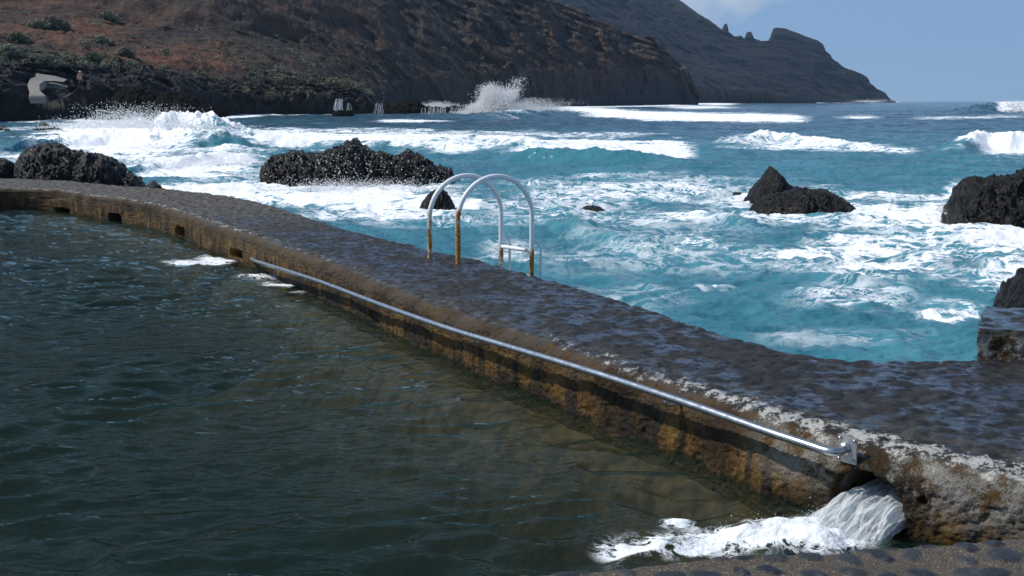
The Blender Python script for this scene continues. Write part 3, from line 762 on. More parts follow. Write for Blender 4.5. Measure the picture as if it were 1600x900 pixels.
# ------------------------------------------------------------------ hills
def interp_rows(px, table):
    t = np.array(table, float); return [np.interp(px, t[:, 0], t[:, j]) for j in range(1, t.shape[1])]
HILLS = {}
def build_hill():
    # photo column: shore distance, photo rows of the cliff top, the terrace and the ridge, and how far back each stands
    tab = [(-700, 90, 90, 20, -330, 14, 55, 240), (0, 128, 90, 22, -330, 16, 60, 260), (150, 138, 98, 36, -330, 17, 60, 260), (300, 152, 104, 48, -320, 18, 60, 260), (400, 165, 112, 55, -280, 18, 60, 260),
           (500, 190, 128, 66, -220, 18, 60, 260), (600, 235, 138, 70, -150, 18, 62, 260), (700, 300, 128, 72, -95, 16, 65, 230), (800, 370, 118, 74, -42, 14, 66, 190), (860, 420, 112, 70, -2, 14, 66, 150),
           (930, 490, 108, 76, 32, 14, 66, 120), (970, 530, 106, 82, 50, 14, 60, 105), (1015, 570, 108, 90, 66, 14, 50, 90), (1040, 600, 114, 103, 84, 14, 35, 70), (1064, 635, 130, 120, 110, 14, 30, 50), (1078, 655, 146, 138, 132, 12, 24, 36), (1090, 668, 157.5, 156.5, 155, 8, 14, 20)]
    nu, nv = 620, 300
    px = np.concatenate([np.linspace(-700, 0, 120, endpoint=False), np.linspace(0, 1090, nu - 120)])
    D, a1, a2, a3, o1, o2, o3 = interp_rows(px, tab)
    v = np.linspace(0, 1, nv)
    P = np.zeros((nu, nv, 3)); Vv = np.repeat(v[None], nu, 0)
    k1, k2, k3 = .16, .48, .94
    zf = lambda a, y: at(px, a, y)[:, 2]
    z1, z2, z3 = zf(a1, D + o1), zf(a2, D + o2), zf(a3, D + o3)
    for i in range(nu):
        P[i, :, 1] = np.interp(v, [0, k1, k2, k3, 1], [D[i] - 3, D[i] + o1[i], D[i] + o2[i], D[i] + o3[i], D[i] + o3[i] + 60])
        P[i, :, 2] = np.interp(v, [0, k1, k2, k3, 1], [-3, z1[i], z2[i], z3[i], z3[i] - 30])
    aa = (px - 800) / FPX / math.cos(PITCH)
    P[..., 0] = aa[:, None] * P[..., 1] * math.cos(PITCH)**2 * 1.0 + aa[:, None] * 0
    P[..., 0] = ((px - 800) / FPX)[:, None] * (P[..., 1] * math.cos(PITCH) - (P[..., 2] - HCAM) * math.sin(PITCH))
    body = sst(0, .06, Vv); edge = 1 - .55 * sst(.86, .95, Vv)
    q = P * np.array([1, 1, .6])
    gul = fbm3(P * np.array([1, .35, .22]), .034, 5, 101, ridged=True)
    n = fbm3(q, .035, 4, 103); nf = fbm3(q, .16, 4, 105, .55, True)
    sc = np.clip(D / 150, 1, 2.6)[:, None]
    P[..., 1] += body * edge * sc * (-8.0 * gul * (.2 + .7 * sst(.2, .45, Vv)) - 4.0 * n - .6 * nf)
    P[..., 2] += body * edge * sc * (1.6 * n + .55 * nf + .35 * fbm3(q, .5, 3, 108, .5, True))
    # ledges of harder rock dipping to the right
    zz = P[..., 2] + .10 * P[..., 0] + 6 * n + 2.5 * gul
    led = np.abs(((zz / 4.2) % 1) - .5) * 2
    P[..., 1] += body * edge * sc * 1.1 * (led - .5) * (.3 + 1.2 * sst(-.2, .3, fbm3(P, .06, 2, 115))) * sst(.3, .6, Vv)
    ppx, ppy = pix(P[..., 0], P[..., 1], P[..., 2])
    el = lambda cx, cy, rx, ry: np.clip(1.5 - np.sqrt(((ppx - cx) / rx) ** 2 + ((ppy - cy) / ry) ** 2) + .7 * n, 0, 1)
    red = np.maximum.reduce([el(250, 85, 150, 30), el(110, 45, 190, 26), el(330, 98, 70, 14), .75 * el(60, 15, 200, 20), .45 * el(420, 30, 160, 40), .5 * el(960, 105, 150, 40), .35 * el(880, 50, 120, 40)])
    rock = np.maximum(1 - sst(.07, .17, Vv + .05 * n), .85 * sst(.2, .5, fbm3(q, .05, 3, 111)) * sst(.4, .6, Vv))
    o = make('hillside', P, grid_faces(nu, nv), MAT['hill'], attrs=dict(red=red, rock=rock))
    tag(o, 'brown volcanic hillside with bands of red earth', 'hillside', kind='structure')
    HILLS['near'] = (P, Vv, ppx, ppy, red)
build_hill()

def build_headland():
    ridge = [(-600, -500), (300, -360), (600, -240), (800, -150), (930, -80), (1000, -42), (1058, -2), (1085, 18), (1108, 32), (1128, 47), (1131.5, 39), (1136, 38), (1139, 51), (1148, 58), (1158, 56), (1163, 61), (1167, 51), (1174, 51), (1178, 61), (1186, 64), (1192, 67), (1199, 67), (1203, 60), (1208, 46), (1212, 44),
             (1226, 45), (1240, 50), (1256, 57), (1278, 64), (1286, 70), (1290, 80), (1297, 86), (1304, 98), (1320, 107), (1344, 115), (1354, 121), (1358, 126), (1361, 136), (1370, 143), (1383, 147), (1388, 153), (1394, 157.2), (1400, 158.6)]
    r = np.array(ridge, float)
    px = np.concatenate([np.linspace(-600, 900, 90, endpoint=False), np.linspace(900, 1400, 620)]); nu, nv = len(px), 200
    py = np.interp(px, r[:, 0], r[:, 1])
    D = np.interp(px, [-600, 800, 1100, 1400], [1250, 1280, 1420, 1620]); back = np.interp(px, [-600, 800, 1060, 1200, 1300, 1360, 1400], [520, 500, 330, 200, 130, 60, 12])
    zt = at(px, py, D + back)[:, 2]
    kx = np.linspace(px[0], px[-1], 4000); kz = np.interp(kx, px, zt); g = np.exp(-(np.arange(-240, 241) / 90.) ** 2); g /= g.sum()
    zsm = np.interp(px, kx, np.convolve(np.pad(kz, 240, mode='edge'), g, 'valid')); zsm = np.minimum(zsm, np.maximum(zt * 1.25, -4) + .5)
    v = np.linspace(0, 1, nv); Vv = np.repeat(v[None], nu, 0)
    P = np.zeros((nu, nv, 3))
    for i in range(nu):
        P[i, :, 1] = np.interp(v, [0, .10, .88, 1], [D[i] - 5, D[i] + back[i] * .06, D[i] + back[i], D[i] + back[i] * 1.7 + 40])
        c = np.interp(v, [0, .10, .5, .88, 1], [-.02, .13, .52, 1, .5]); k = sst(.74, .87, v); P[i, :, 2] = np.where(c < 0, -6, c * ((zsm[i] * (1 - k) + zt[i] * k) + 4) - 4)
    n = fbm3(P * np.array([1, .4, .35]), .011, 5, 201, .55, True); nf = fbm3(P, .035, 4, 203, .55, True)
    tp = sst(0, .06, Vv) * (1 - .97 * sst(.78, .87, Vv)) * np.clip(zsm / 40, .1, 1)[:, None]
    P[..., 1] += tp * (-24 * n - 8 * nf)
    P[..., 2] += tp * (7 * nf)
    fine = fbm3(P, .09, 3, 207, .6, True); P[..., 2] += sst(.05, .2, Vv) * 1.5 * fine * np.clip(zt / 30, 0, 1)[:, None]
    P[..., 0] = ((px - 800) / FPX)[:, None] * (P[..., 1] * math.cos(PITCH) - (P[..., 2] - HCAM) * math.sin(PITCH))
    o = make('headland', P, grid_faces(nu, nv), MAT['headland'])
    tag(o, 'dark jagged headland falling to the sea in the distance', 'headland', kind='structure')
build_headland()

def build_shore():
    """black lava shelf along the foot of the hillside"""
    tab = [(-700, 88, 92, 30), (0, 119, 88, 34), (60, 121, 96, 34), (130, 127, 100, 32), (200, 132, 104, 30), (280, 146, 110, 26), (340, 158, 118, 22), (420, 166, 124, 20), (500, 172, 130, 18), (560, 176, 140, 16), (584, 178, 152, 12), (596, 179, 166, 8)]
    nu, nv = 900, 210
    px = np.linspace(-500, 596, nu); D, top, back = interp_rows(px, tab)
    v = np.linspace(0, 1, nv); Vv = np.repeat(v[None], nu, 0); P = np.zeros((nu, nv, 3))
    zt = at(px, top, D + back)[:, 2]
    for i in range(nu):
        P[i, :, 1] = np.interp(v, [0, .14, .30, .9, 1], [D[i], D[i] + 2.2, D[i] + 6, D[i] + back[i], D[i] + back[i] + 8])
        P[i, :, 2] = np.interp(v, [0, .14, .30, .9, 1], [-2.0, .32 * zt[i], .5 * zt[i], zt[i], zt[i] - 3])
    P[..., 0] = ((px - 800) / FPX)[:, None] * (P[..., 1] * math.cos(PITCH) - (P[..., 2] - HCAM) * math.sin(PITCH))
    b = sst(0, .1, Vv)
    n1 = fbm3(P * np.array([1, 1, .7]), .11, 4, 301, .55, True); n2 = fbm3(P, .42, 4, 303, .6, True)
    P[..., 1] -= b * (2.2 * n1 + .9 * n2 + .5)
    P[..., 2] += b * (1.1 * n1 + .75 * n2) * np.clip(zt / 4, .3, 1)[:, None]
    P[..., 0] += b * .6 * fbm3(P, .3, 3, 305)
    qx, qy = pix(P[..., 0], P[..., 1], P[..., 2])
    P[..., 1] += 9.0 * np.clip(1.6 - np.sqrt(((qx - 68) / 34) ** 2 + ((qy - 127) / 20) ** 2), 0, 1)
    ppx, ppy = pix(P[..., 0], P[..., 1], P[..., 2])
    pale = np.clip(1.5 - np.sqrt(((ppx - 96) / 30) ** 2 + ((ppy - 158) / 11) ** 2), 0, 1) + .5 * np.clip(1.4 - np.sqrt(((ppx - 430) / 80) ** 2 + ((ppy - 145) / 10) ** 2), 0, 1)
    green = sst(.55, .85, Vv) * .9
    o = make('rocky_shore', P, grid_faces(nu, nv), MAT['shore'], attrs=dict(pale=np.clip(pale, 0, 1), green=green))
    tag(o, 'black lava shelf along the foot of the hillside', 'rocky shore', kind='structure')
    HILLS['shore'] = (P, Vv, ppx, ppy)
build_shore()

# ------------------------------------------------------------------ sea rocks
def rock(label, outline, y_front, depth, seed, amp=.10, freq=2.2, nu=230, nv=150, name='sea_rock', group=None, zb=-1.3, mat='lava', cat='rock', lean=.42):
    ol = np.array(outline, float); x0, x1 = ol[0, 0], ol[-1, 0]
    pxs = np.linspace(x0, x1, nu); pys = np.interp(pxs, ol[:, 0], ol[:, 1])
    k_ = (x1 - x0) / 300; jag = np.sin(np.linspace(0, np.pi, nu)) ** .4
    pys = pys + k_ * jag * (9 * fbm2(pxs / max(x1 - x0, 1) * 9, 0 * pxs + seed, 4, seed + 3, .6, True) + 2)
    yc = y_front + depth * lean
    tp = at(pxs, pys, yc); H = tp[:, 2] - zb
    u = np.linspace(-1, 1, nu); wid = np.sqrt(np.clip(1 - np.abs(u) ** 3.2, 0, 1)) * .92 + .08
    ph = np.linspace(0, np.pi, nv)
    P = np.zeros((nu, nv, 3))
    c = -np.cos(ph); dy = np.where(c < 0, c * depth * lean, c * depth * (1 - lean))
    P[..., 1] = yc + dy[None] * wid[:, None] * (.55 + .45 * (H / H.max()))[:, None]
    P[..., 2] = zb + H[:, None] * np.sin(ph)[None] ** .62
    P[..., 0] = ((pxs - 800) / FPX)[:, None] * (np.repeat(yc, nu)[:, None] * math.cos(PITCH) - (tp[:, 2][:, None] - HCAM) * math.sin(PITCH)) + 0 * P[..., 1]
    s = H.max()
    rdg = fbm3(P, freq / s, 5, seed, .55, True); Nz = fbm3(P, freq * 2.6 / s, 4, seed + 9, .6, True)
    ny = -np.cos(ph)[None] + 0 * P[..., 1]; nz = np.sin(ph)[None] + 0 * P[..., 1]
    d = amp * s * (rdg * 1.1 + .55 * Nz - .35)
    P[..., 1] += ny * d; P[..., 2] += nz * (d - .25 * amp * s) * .8; P[..., 0] += amp * s * .6 * fbm3(P, freq * 1.7 / s, 4, seed + 20)
    ax_ = rng.normal(size=3); ax_ /= np.linalg.norm(ax_); sl = (P @ ax_) * (5.5 / s) + .6 * rdg
    stp = np.abs((sl % 1) - .35); P[..., 1] += ny * (stp - .3) * amp * s * .55; P[..., 2] += nz * (stp - .3) * amp * s * .45
    cz = fbm3(P, freq * 7 / s, 3, seed + 30, .6, True); P[..., 1] += ny * cz * amp * s * .42; P[..., 2] += nz * cz * amp * s * .42
    cen = P.reshape(-1, 3).mean(0); cen[2] = zb
    o = make(name, P.reshape(-1, 3) - cen, grid_faces(nu, nv)[:, ::-1], MAT[mat]); o.location = cen
    tag(o, label, cat, group); return o
ydist = lambda py: float(up(800, py, SEA_Z)[1])
ROCKG = 'black lava rocks standing in the surf'
rock('large jagged black lava rock beyond the ladder, surf breaking along its foot',
     [(408, 272), (414, 262), (425, 250), (450, 241), (480, 239), (500, 243), (512, 234), (522, 227), (536, 225), (540, 220), (556, 220), (564, 232), (600, 243), (625, 245), (634, 238), (642, 239), (660, 243), (672, 256), (685, 262), (704, 265), (711, 284), (716, 300)], ydist(292), 3.0, 11, .115, 2.6, 340, 180)
rock('small wet black rock just left of the ladder hoops, drowned in foam', [(656, 332), (662, 318), (675, 303), (690, 297), (704, 311), (713, 332), (716, 340)], ydist(333), .9, 23, .10, 2.2, 130, 100)
rock('pointed pyramid shaped black rock in the turquoise surf', [(1146, 328), (1166, 316), (1178, 300), (1190, 280), (1200, 268), (1209, 263), (1222, 277), (1240, 294), (1252, 312), (1262, 326)], ydist(326), 1.5, 37, .075, 1.9, 180, 130)
rock('low rounded grey black rock against the foot of the pointed rock', [(1172, 328), (1184, 316), (1210, 304), (1240, 297), (1250, 290), (1254, 295), (1280, 293), (1300, 302), (1322, 316), (1340, 332), (1356, 344)], ydist(340), 1.5, 41, .08, 2.0, 220, 130)
rock('big blocky black rock cut by the right edge of the photo, surf around it', [(1482, 362), (1485, 330), (1490, 318), (1500, 308), (1507, 292), (1512, 284), (1530, 279), (1552, 280), (1562, 276), (1580, 277), (1598, 266), (1640, 262), (1690, 270), (1740, 300), (1770, 340)], ydist(366), 2.2, 53, .085, 3.0, 300, 180)
rock('dark rock slab rising behind the stained concrete block', [(1552, 506), (1566, 499), (1578, 492), (1586, 476), (1596, 458), (1604, 438), (1660, 418), (1750, 440), (1830, 500)], 8.7, 1.5, 61, .07, 2.6, 200, 130)
rock('broad black rock behind the far end of the pool wall', [(24, 282), (28, 262), (32, 246), (40, 237), (60, 229), (84, 226), (104, 233), (120, 241), (150, 244), (166, 249), (180, 256), (188, 268), (196, 273), (212, 277), (220, 290), (224, 300)], 25.0, 2.4, 71, .085, 2.3, 260, 140)
rock('dark rock at the left edge of the photo behind the wall', [(-70, 262), (-30, 250), (0, 250), (12, 255), (20, 266), (27, 280), (30, 290)], 25.2, 1.4, 83, .08, 2.2, 140, 100)
rock('small brown black stone in the water close behind the wall', [(224, 297), (232, 290), (240, 287), (248, 291), (253, 298)], 24.2, .5, 91, .09, 2.0, 80, 60)
rock('tiny black rock awash left of the pointed rock', [(1140, 309), (1148, 301), (1158, 302), (1168, 306), (1174, 310)], ydist(308), .5, 97, .09, 2.0, 80, 60, zb=-1.0)
rock('flat brown rock barely above the water right of the ladder', [(904, 330), (914, 323), (926, 321), (938, 324), (946, 330)], ydist(328), .6, 101, .09, 2.0, 80, 60, zb=-.9)
rock('low dark rock in the surf at the far left below the shore', [(48, 208), (58, 198), (68, 192), (76, 196), (90, 200), (102, 207)], ydist(204), 2.0, 103, .1, 2.2, 120, 80)
rock('small low rock at the left edge in the far surf', [(-40, 206), (-10, 198), (4, 196), (14, 203), (20, 208)], ydist(206), 1.6, 107, .1, 2.2, 80, 60)
rock('long flat black ledge far off with white water pouring off its front', [(588, 182), (596, 172), (604, 160), (622, 154), (640, 153), (654, 156), (664, 163), (690, 165), (720, 163), (735, 163), (744, 167), (762, 168), (774, 176), (780, 182)], ydist(181.0), 13, 113, .07, 3.2, 300, 120, zb=-3, mat='far_lava')
rock('squat black boulder far off below the twin cascade', [(516, 184), (522, 176), (530, 172), (545, 173), (552, 178), (556, 184)], ydist(182.6), 3.5, 127, .08, 2.4, 120, 80, zb=-2, mat='far_lava')
rock('dark rocky promontory jutting from the shore behind the breaking wave', [(160, 186), (178, 160), (190, 140), (204, 133), (224, 134), (240, 140), (256, 144), (270, 143), (290, 146), (306, 152), (318, 160), (334, 168), (345, 176), (352, 186)], ydist(188.4), 12, 131, .07, 3.0, 260, 130, zb=-2.5, mat='far_lava')

rock('long low black lava bench at the foot of the far headland', [(1040, 162), (1070, 150), (1086, 134), (1110, 132), (1140, 135), (1180, 137), (1200, 144), (1226, 150), (1250, 156), (1275, 160)], 1150.0, 60, 139, .05, 3.2, 260, 110, zb=-8, mat='far_lava')
# ------------------------------------------------------------------ spray and falling water
def spray_cloud(label, n, fn, name='sea_spray'):
    c, r = fn(n); o = drops(name, c, r, MAT['drop']); tag(o, label, 'sea spray', 'bursts of sea spray', 'stuff'); return o
def plume(cx, cy_base, width, height, y, depth, lean=0.0, pw=1.6, rmin=.02, rmax=.09, dens=2.2, jets=26):
    """water thrown up from a base line in many jets: thick below, thinning into single drops above; photo px for x and heights"""
    def f(n):
        uk = np.clip(rng.normal(size=jets) * .36, -1, 1); hk = (np.exp(-np.abs(uk / .5) ** pw)) * (.55 + .55 * rng.random(jets)); tk = rng.normal(size=jets) * .22 + uk * .35 + lean
        k = rng.integers(0, jets, n); t = rng.beta(1.0, dens, n) ** .9
        h = t * hk[k] * (1 + .06 * rng.normal(size=n)); u = uk[k] + tk[k] * t * hk[k] + rng.normal(size=n) * (.07 + .06 * t)
        px = cx + u * width; py = cy_base - np.maximum(h, -.02) * height
        p = at(px, py, y); p[:, 1] = y + rng.normal(size=n) * depth * .4
        return p, rmin + (rmax - rmin) * rng.random(n) ** 2 * (1 - .6 * t)
    return f
spray_cloud('tall white burst of spray at the end of the far ledge', 60000, plume(768, 181, 58, 56, 168, 4, .25, 1.6, .03, .20, 1.25, 40))
spray_cloud('long low white burst of spray trailing right of the tall one', 26000, plume(818, 182, 110, 30, 168, 4, .1, 1.6, .03, .13, 1.5))
spray_cloud('low white spray behind the far ledge', 5000, plume(695, 170, 90, 14, 196, 3, 0, 1.6, .04, .16, 2.0))
spray_cloud('veil of white spray over the breaking wave at left', 9000, plume(205, 200, 170, 40, 48, 2.2, .10, 1.8, .010, .055, 1.3, 60))
spray_cloud('white spray on the second wave left of the large rock', 3500, plume(310, 258, 150, 30, 34, 1.2, .1, 1.6, .008, .030, 1.6, 40))
spray_cloud('scattered white drops flying up the face of the large black rock', 700, plume(560, 295, 230, 80, 26.3, .3, 0, 3, .007, .032, 1.0, 30))
spray_cloud('white surf bursting along the foot of the large black rock', 6000, plume(570, 298, 230, 24, 26.4, .5, 0, 3, .006, .026, 1.6, 40))
spray_cloud('white spray beside the blocky rock at right', 2600, plume(1497, 332, 40, 36, 19.4, .4, .2, 1.5, .006, .028, 2.0))
spray_cloud('white plume on the breaking crest at the right edge', 7000, plume(1602, 176, 90, 26, 190, 4, .0, 1.8, .05, .22, 2.0))
spray_cloud('thin white puff of spray above the dark promontory', 900, plume(313, 156, 16, 22, 158, 2, -.4, 1.4, .02, .10, 1.6))
spray_cloud('white spray along the foot of the headland', 5000, plume(1290, 159.3, 210, 7, 1560, 20, 0, 2.5, .15, .6, 2.0))
spray_cloud('white spray on the curling crest left of the right edge rock', 2500, plume(1540, 237, 130, 9, 47, .8, 0, 2.2, .008, .035, 2.0))

def cascade(label, strips, y, seed):
    """falling water: ropes of white water of their own thickness, joined into one curtain"""
    V, F = [], []; b = 0; r_ = np.random.default_rng(seed)
    for (xa, ya, xb, yb, wpx) in strips:
        n = 14; t = np.linspace(0, 1, n); px = xa + (xb - xa) * t + r_.normal(size=n) * .25; py = ya + (yb - ya) * t
        p = at(px, py, y); p[:, 1] -= .25 + .6 * np.sqrt(t); wm = wpx / FPX * y * (.7 + .5 * t) * (1 + .2 * r_.normal(size=n))
        for i in range(n):
            for k in range(6):
                a = k * math.pi / 3; V.append((p[i, 0] + math.cos(a) * wm[i], p[i, 1] + math.sin(a) * min(wm[i], .25), p[i, 2]))
        for i in range(n - 1):
            for k in range(6): F.append((b+i*6+k, b+i*6+(k+1) % 6, b+(i+1)*6+(k+1) % 6, b+(i+1)*6+k))
        b += n * 6
    o = make('cascade', V, F, MAT['drop']); tag(o, label, 'cascade', 'cascades of white water off the far rocks'); return o
def strips(x0, x1, y0, y1, n, w, seed, fan=0):
    r_ = np.random.default_rng(seed); xs = np.linspace(x0, x1, n); c = (x0 + x1) / 2
    return [(c + (x - c) * .8 + r_.normal() * .6, y0 + r_.random() ** 2 * 8, x + (x - c) * fan + r_.normal() * .8, y1 - r_.random() * 3, w * (.4 + r_.random())) for x in xs]
cascade('twin white cascade above the squat far boulder', strips(522, 537, 154, 174, 22, .22, 1, 0) + strips(543, 550, 160, 174, 7, .18, 2), 165, 5)
cascade('thin white cascade in the gap left of the long far ledge', strips(586, 600, 160, 179, 12, .22, 3, .25), 166, 6)
cascade('wide curtain of white water pouring off the long far ledge', strips(668, 698, 164, 180, 34, .22, 7, 0) + strips(702, 722, 166, 180, 20, .2, 8, .1) + strips(660, 666, 168, 180, 3, .3, 9, 0), 161.3, 7)

def build_gush():
    """white water bursting out of the opening at the near end of the wall"""
    s0, z0, hw, hh = GUSH[:4]
    A = wall_at(np.array([s0 - hw * 1.0]))[0]; B = wall_at(np.array([s0 + hw * 1.0]))[0]
    nw = face_hit(1355, 790)[3]
    root = empty('water_gush', (float(A[0] + B[0]) / 2, float(A[1] + B[1]) / 2, POOL_Z))
    fl = np.array([-.84, -.50]); fl /= np.linalg.norm(fl)
    na, nt = 110, 150
    a = np.linspace(0, 1, na)[:, None]; t = np.linspace(0, 1, nt)[None]
    for layer, (zt, ln, op, sd) in enumerate(((z0 + hh - .13, .40, .62, 0), (z0 + hh - .09, .33, .26, 5), (z0 + hh - .18, .48, .8, 9), (z0 + hh - .16, .58, .4, 14))):
        mouth = A[:2][None, None] + (B[:2] - A[:2])[None, None] * a[..., None]
        back = .34
        L = ln * (1 - .25 * a) * (1 + .38 * fbm2(a * 7 + sd, a * 0, 4, 401 + sd))
        run = -back + (L + back) * t
        spread = (a - .5) * .10 * np.clip(run, 0, 9)
        tx = (B[:2] - A[:2]) / np.linalg.norm(B[:2] - A[:2])
        fly = np.clip(run, 0, 9)
        inw = np.clip(-run, 0, 9)
        P = np.zeros((na, nt, 3))
        P[..., :2] = mouth + fl[None, None] * fly[..., None] - np.array(nw)[None, None] * inw[..., None] + tx[None, None] * spread[..., None]
        arch = 1 - .55 * (np.abs(2 * a - 1) ** 2.5)
        z = zt - (1 - arch) * np.where(a < .5, .20, .07) - (zt - POOL_Z + .10) * np.clip(fly / L, 0, 1) ** 1.7
        P[..., 2] = z + .0
        st1 = fbm2(a * 7 + sd, t * 1.5 + sd, 4, 411 + sd, .6); st2 = fbm2(a * 26, t * 5, 3, 415 + sd, .6)
        amp = np.clip(.25 + t, 0, 1)
        P[..., 2] += (.050 * st1 + .018 * st2) * amp
        P[..., :2] += (fl[None, None] * (.07 * st1 + .03 * st2)[..., None]) * amp[..., None]
        body = op * np.ones_like(P[..., 2]) * (1 - .9 * sst(.86, 1.0, t)) * (1 - .7 * sst(.42, .5, np.abs(a - .5)))
        o = make('water_sheet', P.reshape(-1, 3) - np.array(root.location), grid_faces(na, nt), MAT['gush'], root, attrs=dict(flow=(run + 0 * a).ravel(), across=(a + 0 * t).ravel() + sd, body=body.ravel()))
    n = 9000
    aa = rng.random(n); tt = rng.beta(4.0, 1.2, n); L = .47 * (1 - .25 * aa) * (1 + .38 * fbm2(aa * 7, aa * 0, 4, 401))
    fly = L * tt * 1.06; zt = z0 + hh - .11
    m = A[:2] + (B[:2] - A[:2]) * aa[:, None]
    P = np.zeros((n, 3)); P[:, :2] = m + fl * fly[:, None] + rng.normal(size=(n, 2)) * (.012 + .035 * tt[:, None] ** 2)
    arch = .55 * np.abs(2 * aa - 1) ** 2.5
    lump = fbm2(aa * 9, tt * 2.0, 4, 431, .6)
    P[:, 2] = np.maximum(POOL_Z, zt - arch * np.where(aa < .5, .20, .07) - (zt - POOL_Z + .06) * np.clip(fly / L, 0, 1) ** 1.7 + .05 * lump + np.abs(rng.normal(size=n)) * (.010 + .022 * tt) + .05 * rng.random(n) ** 9)
    kp = lump + .3 * rng.random(n) > .05; P = P[kp]; n = len(P)
    k = 2600
    Q = np.zeros((k, 3)); Q[:, 0] = gsh_s[0] - .42 + rng.normal(size=k) * .18; Q[:, 1] = gsh_s[1] - .24 + rng.normal(size=k) * .13; Q[:, 2] = POOL_Z + np.abs(rng.normal(size=k)) * .045
    o = drops('spray_drops', np.concatenate([P, Q]) - np.array(root.location), np.concatenate([.0010 + .0032 * rng.random(n) ** 3, .0012 + .0045 * rng.random(k) ** 3]), MAT['drop'], root)
    o['kind'] = 'stuff'
    tag(root, 'white water gushing out of the opening in the wall below the end of the handrail', 'water gush')
build_gush()

# ------------------------------------------------------------------ handrail on the pool side of the wall
def build_rail():
    pts = [face_hit(px, py, .11)[2] for px, py in ((400, 407), (450, 425), (500, 443), (600, 476), (700, 511), (800, 543), (900, 575), (1000, 608), (1100, 640), (1200, 673), (1285, 703))]
    p_end, n_end = face_hit(1322, 712)[2:4]
    pts = np.array(pts); e0 = face_hit(393, 404, 0.0)[2]
    n = np.array([n_end[0], n_end[1], 0])
    # soften the run
    t = np.linspace(0, 1, len(pts)); tt = np.linspace(0, 1, 90)
    z = np.polyval(np.polyfit(t, pts[:, 2], 3), tt); P = np.stack([np.interp(tt, t, pts[:, 0]), np.interp(tt, t, pts[:, 1]), z], 1)
    for _ in range(12): P[1:-1] = (P[:-2] + 2 * P[1:-1] + P[2:]) / 4
    pe = P[-1]; c = np.array([p_end[0], p_end[1], pe[2] - .002])
    tv = P[-1] - P[-2]; tv /= np.linalg.norm(tv)
    target = c + n * .012
    bend = []
    ctl = pe + tv * .085
    for q in np.linspace(0, 1, 14)[1:]: bend.append((1-q)**2 * pe + 2*q*(1-q) * ctl + q*q * target)
    start = []
    for q in np.linspace(0, 1, 10)[:-1]: start.append((1-q)**2 * e0 + 2*q*(1-q) * (P[0] - (P[1]-P[0]) * .3) + q*q * P[0])
    root = empty('handrail', tuple(c))
    tube('rail', np.concatenate([start, P, bend]), .0215, MAT['steel'], root, 18)
    tn = np.array([n[1], -n[0], 0]) * -1
    pl = box('mounting_plate', c + n * .012 + tn * .012, (tn, np.array([0, 0, 1.]), n), (.052, .066, .004), MAT['dull_steel'], root, .0025)
    tube('collar', [c + n * .016, c + n * .03], .032, MAT['steel'], root, 18)
    for sx in (-1, 1):
        for sz in (-1, 1):
            b0 = c + n * .016 + tn * (.012 + sx * .038) + np.array([0, 0, sz * .050])
            o = tube('bolt', [b0, b0 + n * .010], .009, MAT['steel'], root, 6); o.parent = pl
    # brackets under the rail
    for i in (14, 40, 66):
        a = P[i]; s = wall_at(np.array([0.]))
        hitn = face_hit(*[float(v) for v in pix(*a)], .11)
        nn = np.array([hitn[3][0], hitn[3][1], 0]); q0 = a - np.array([0, 0, .02]); q1 = a - np.array([0, 0, .055]); q2 = a - nn * .13 - np.array([0, 0, .062])
        tube('bracket', [q0, q0 * .4 + q1 * .6, q1 - nn * .012, q1 * .5 + q2 * .5, q2], .008, MAT['steel'], root, 8)
    tag(root, 'long polished steel handrail fixed along the pool face of the wall', 'handrail')
build_rail()

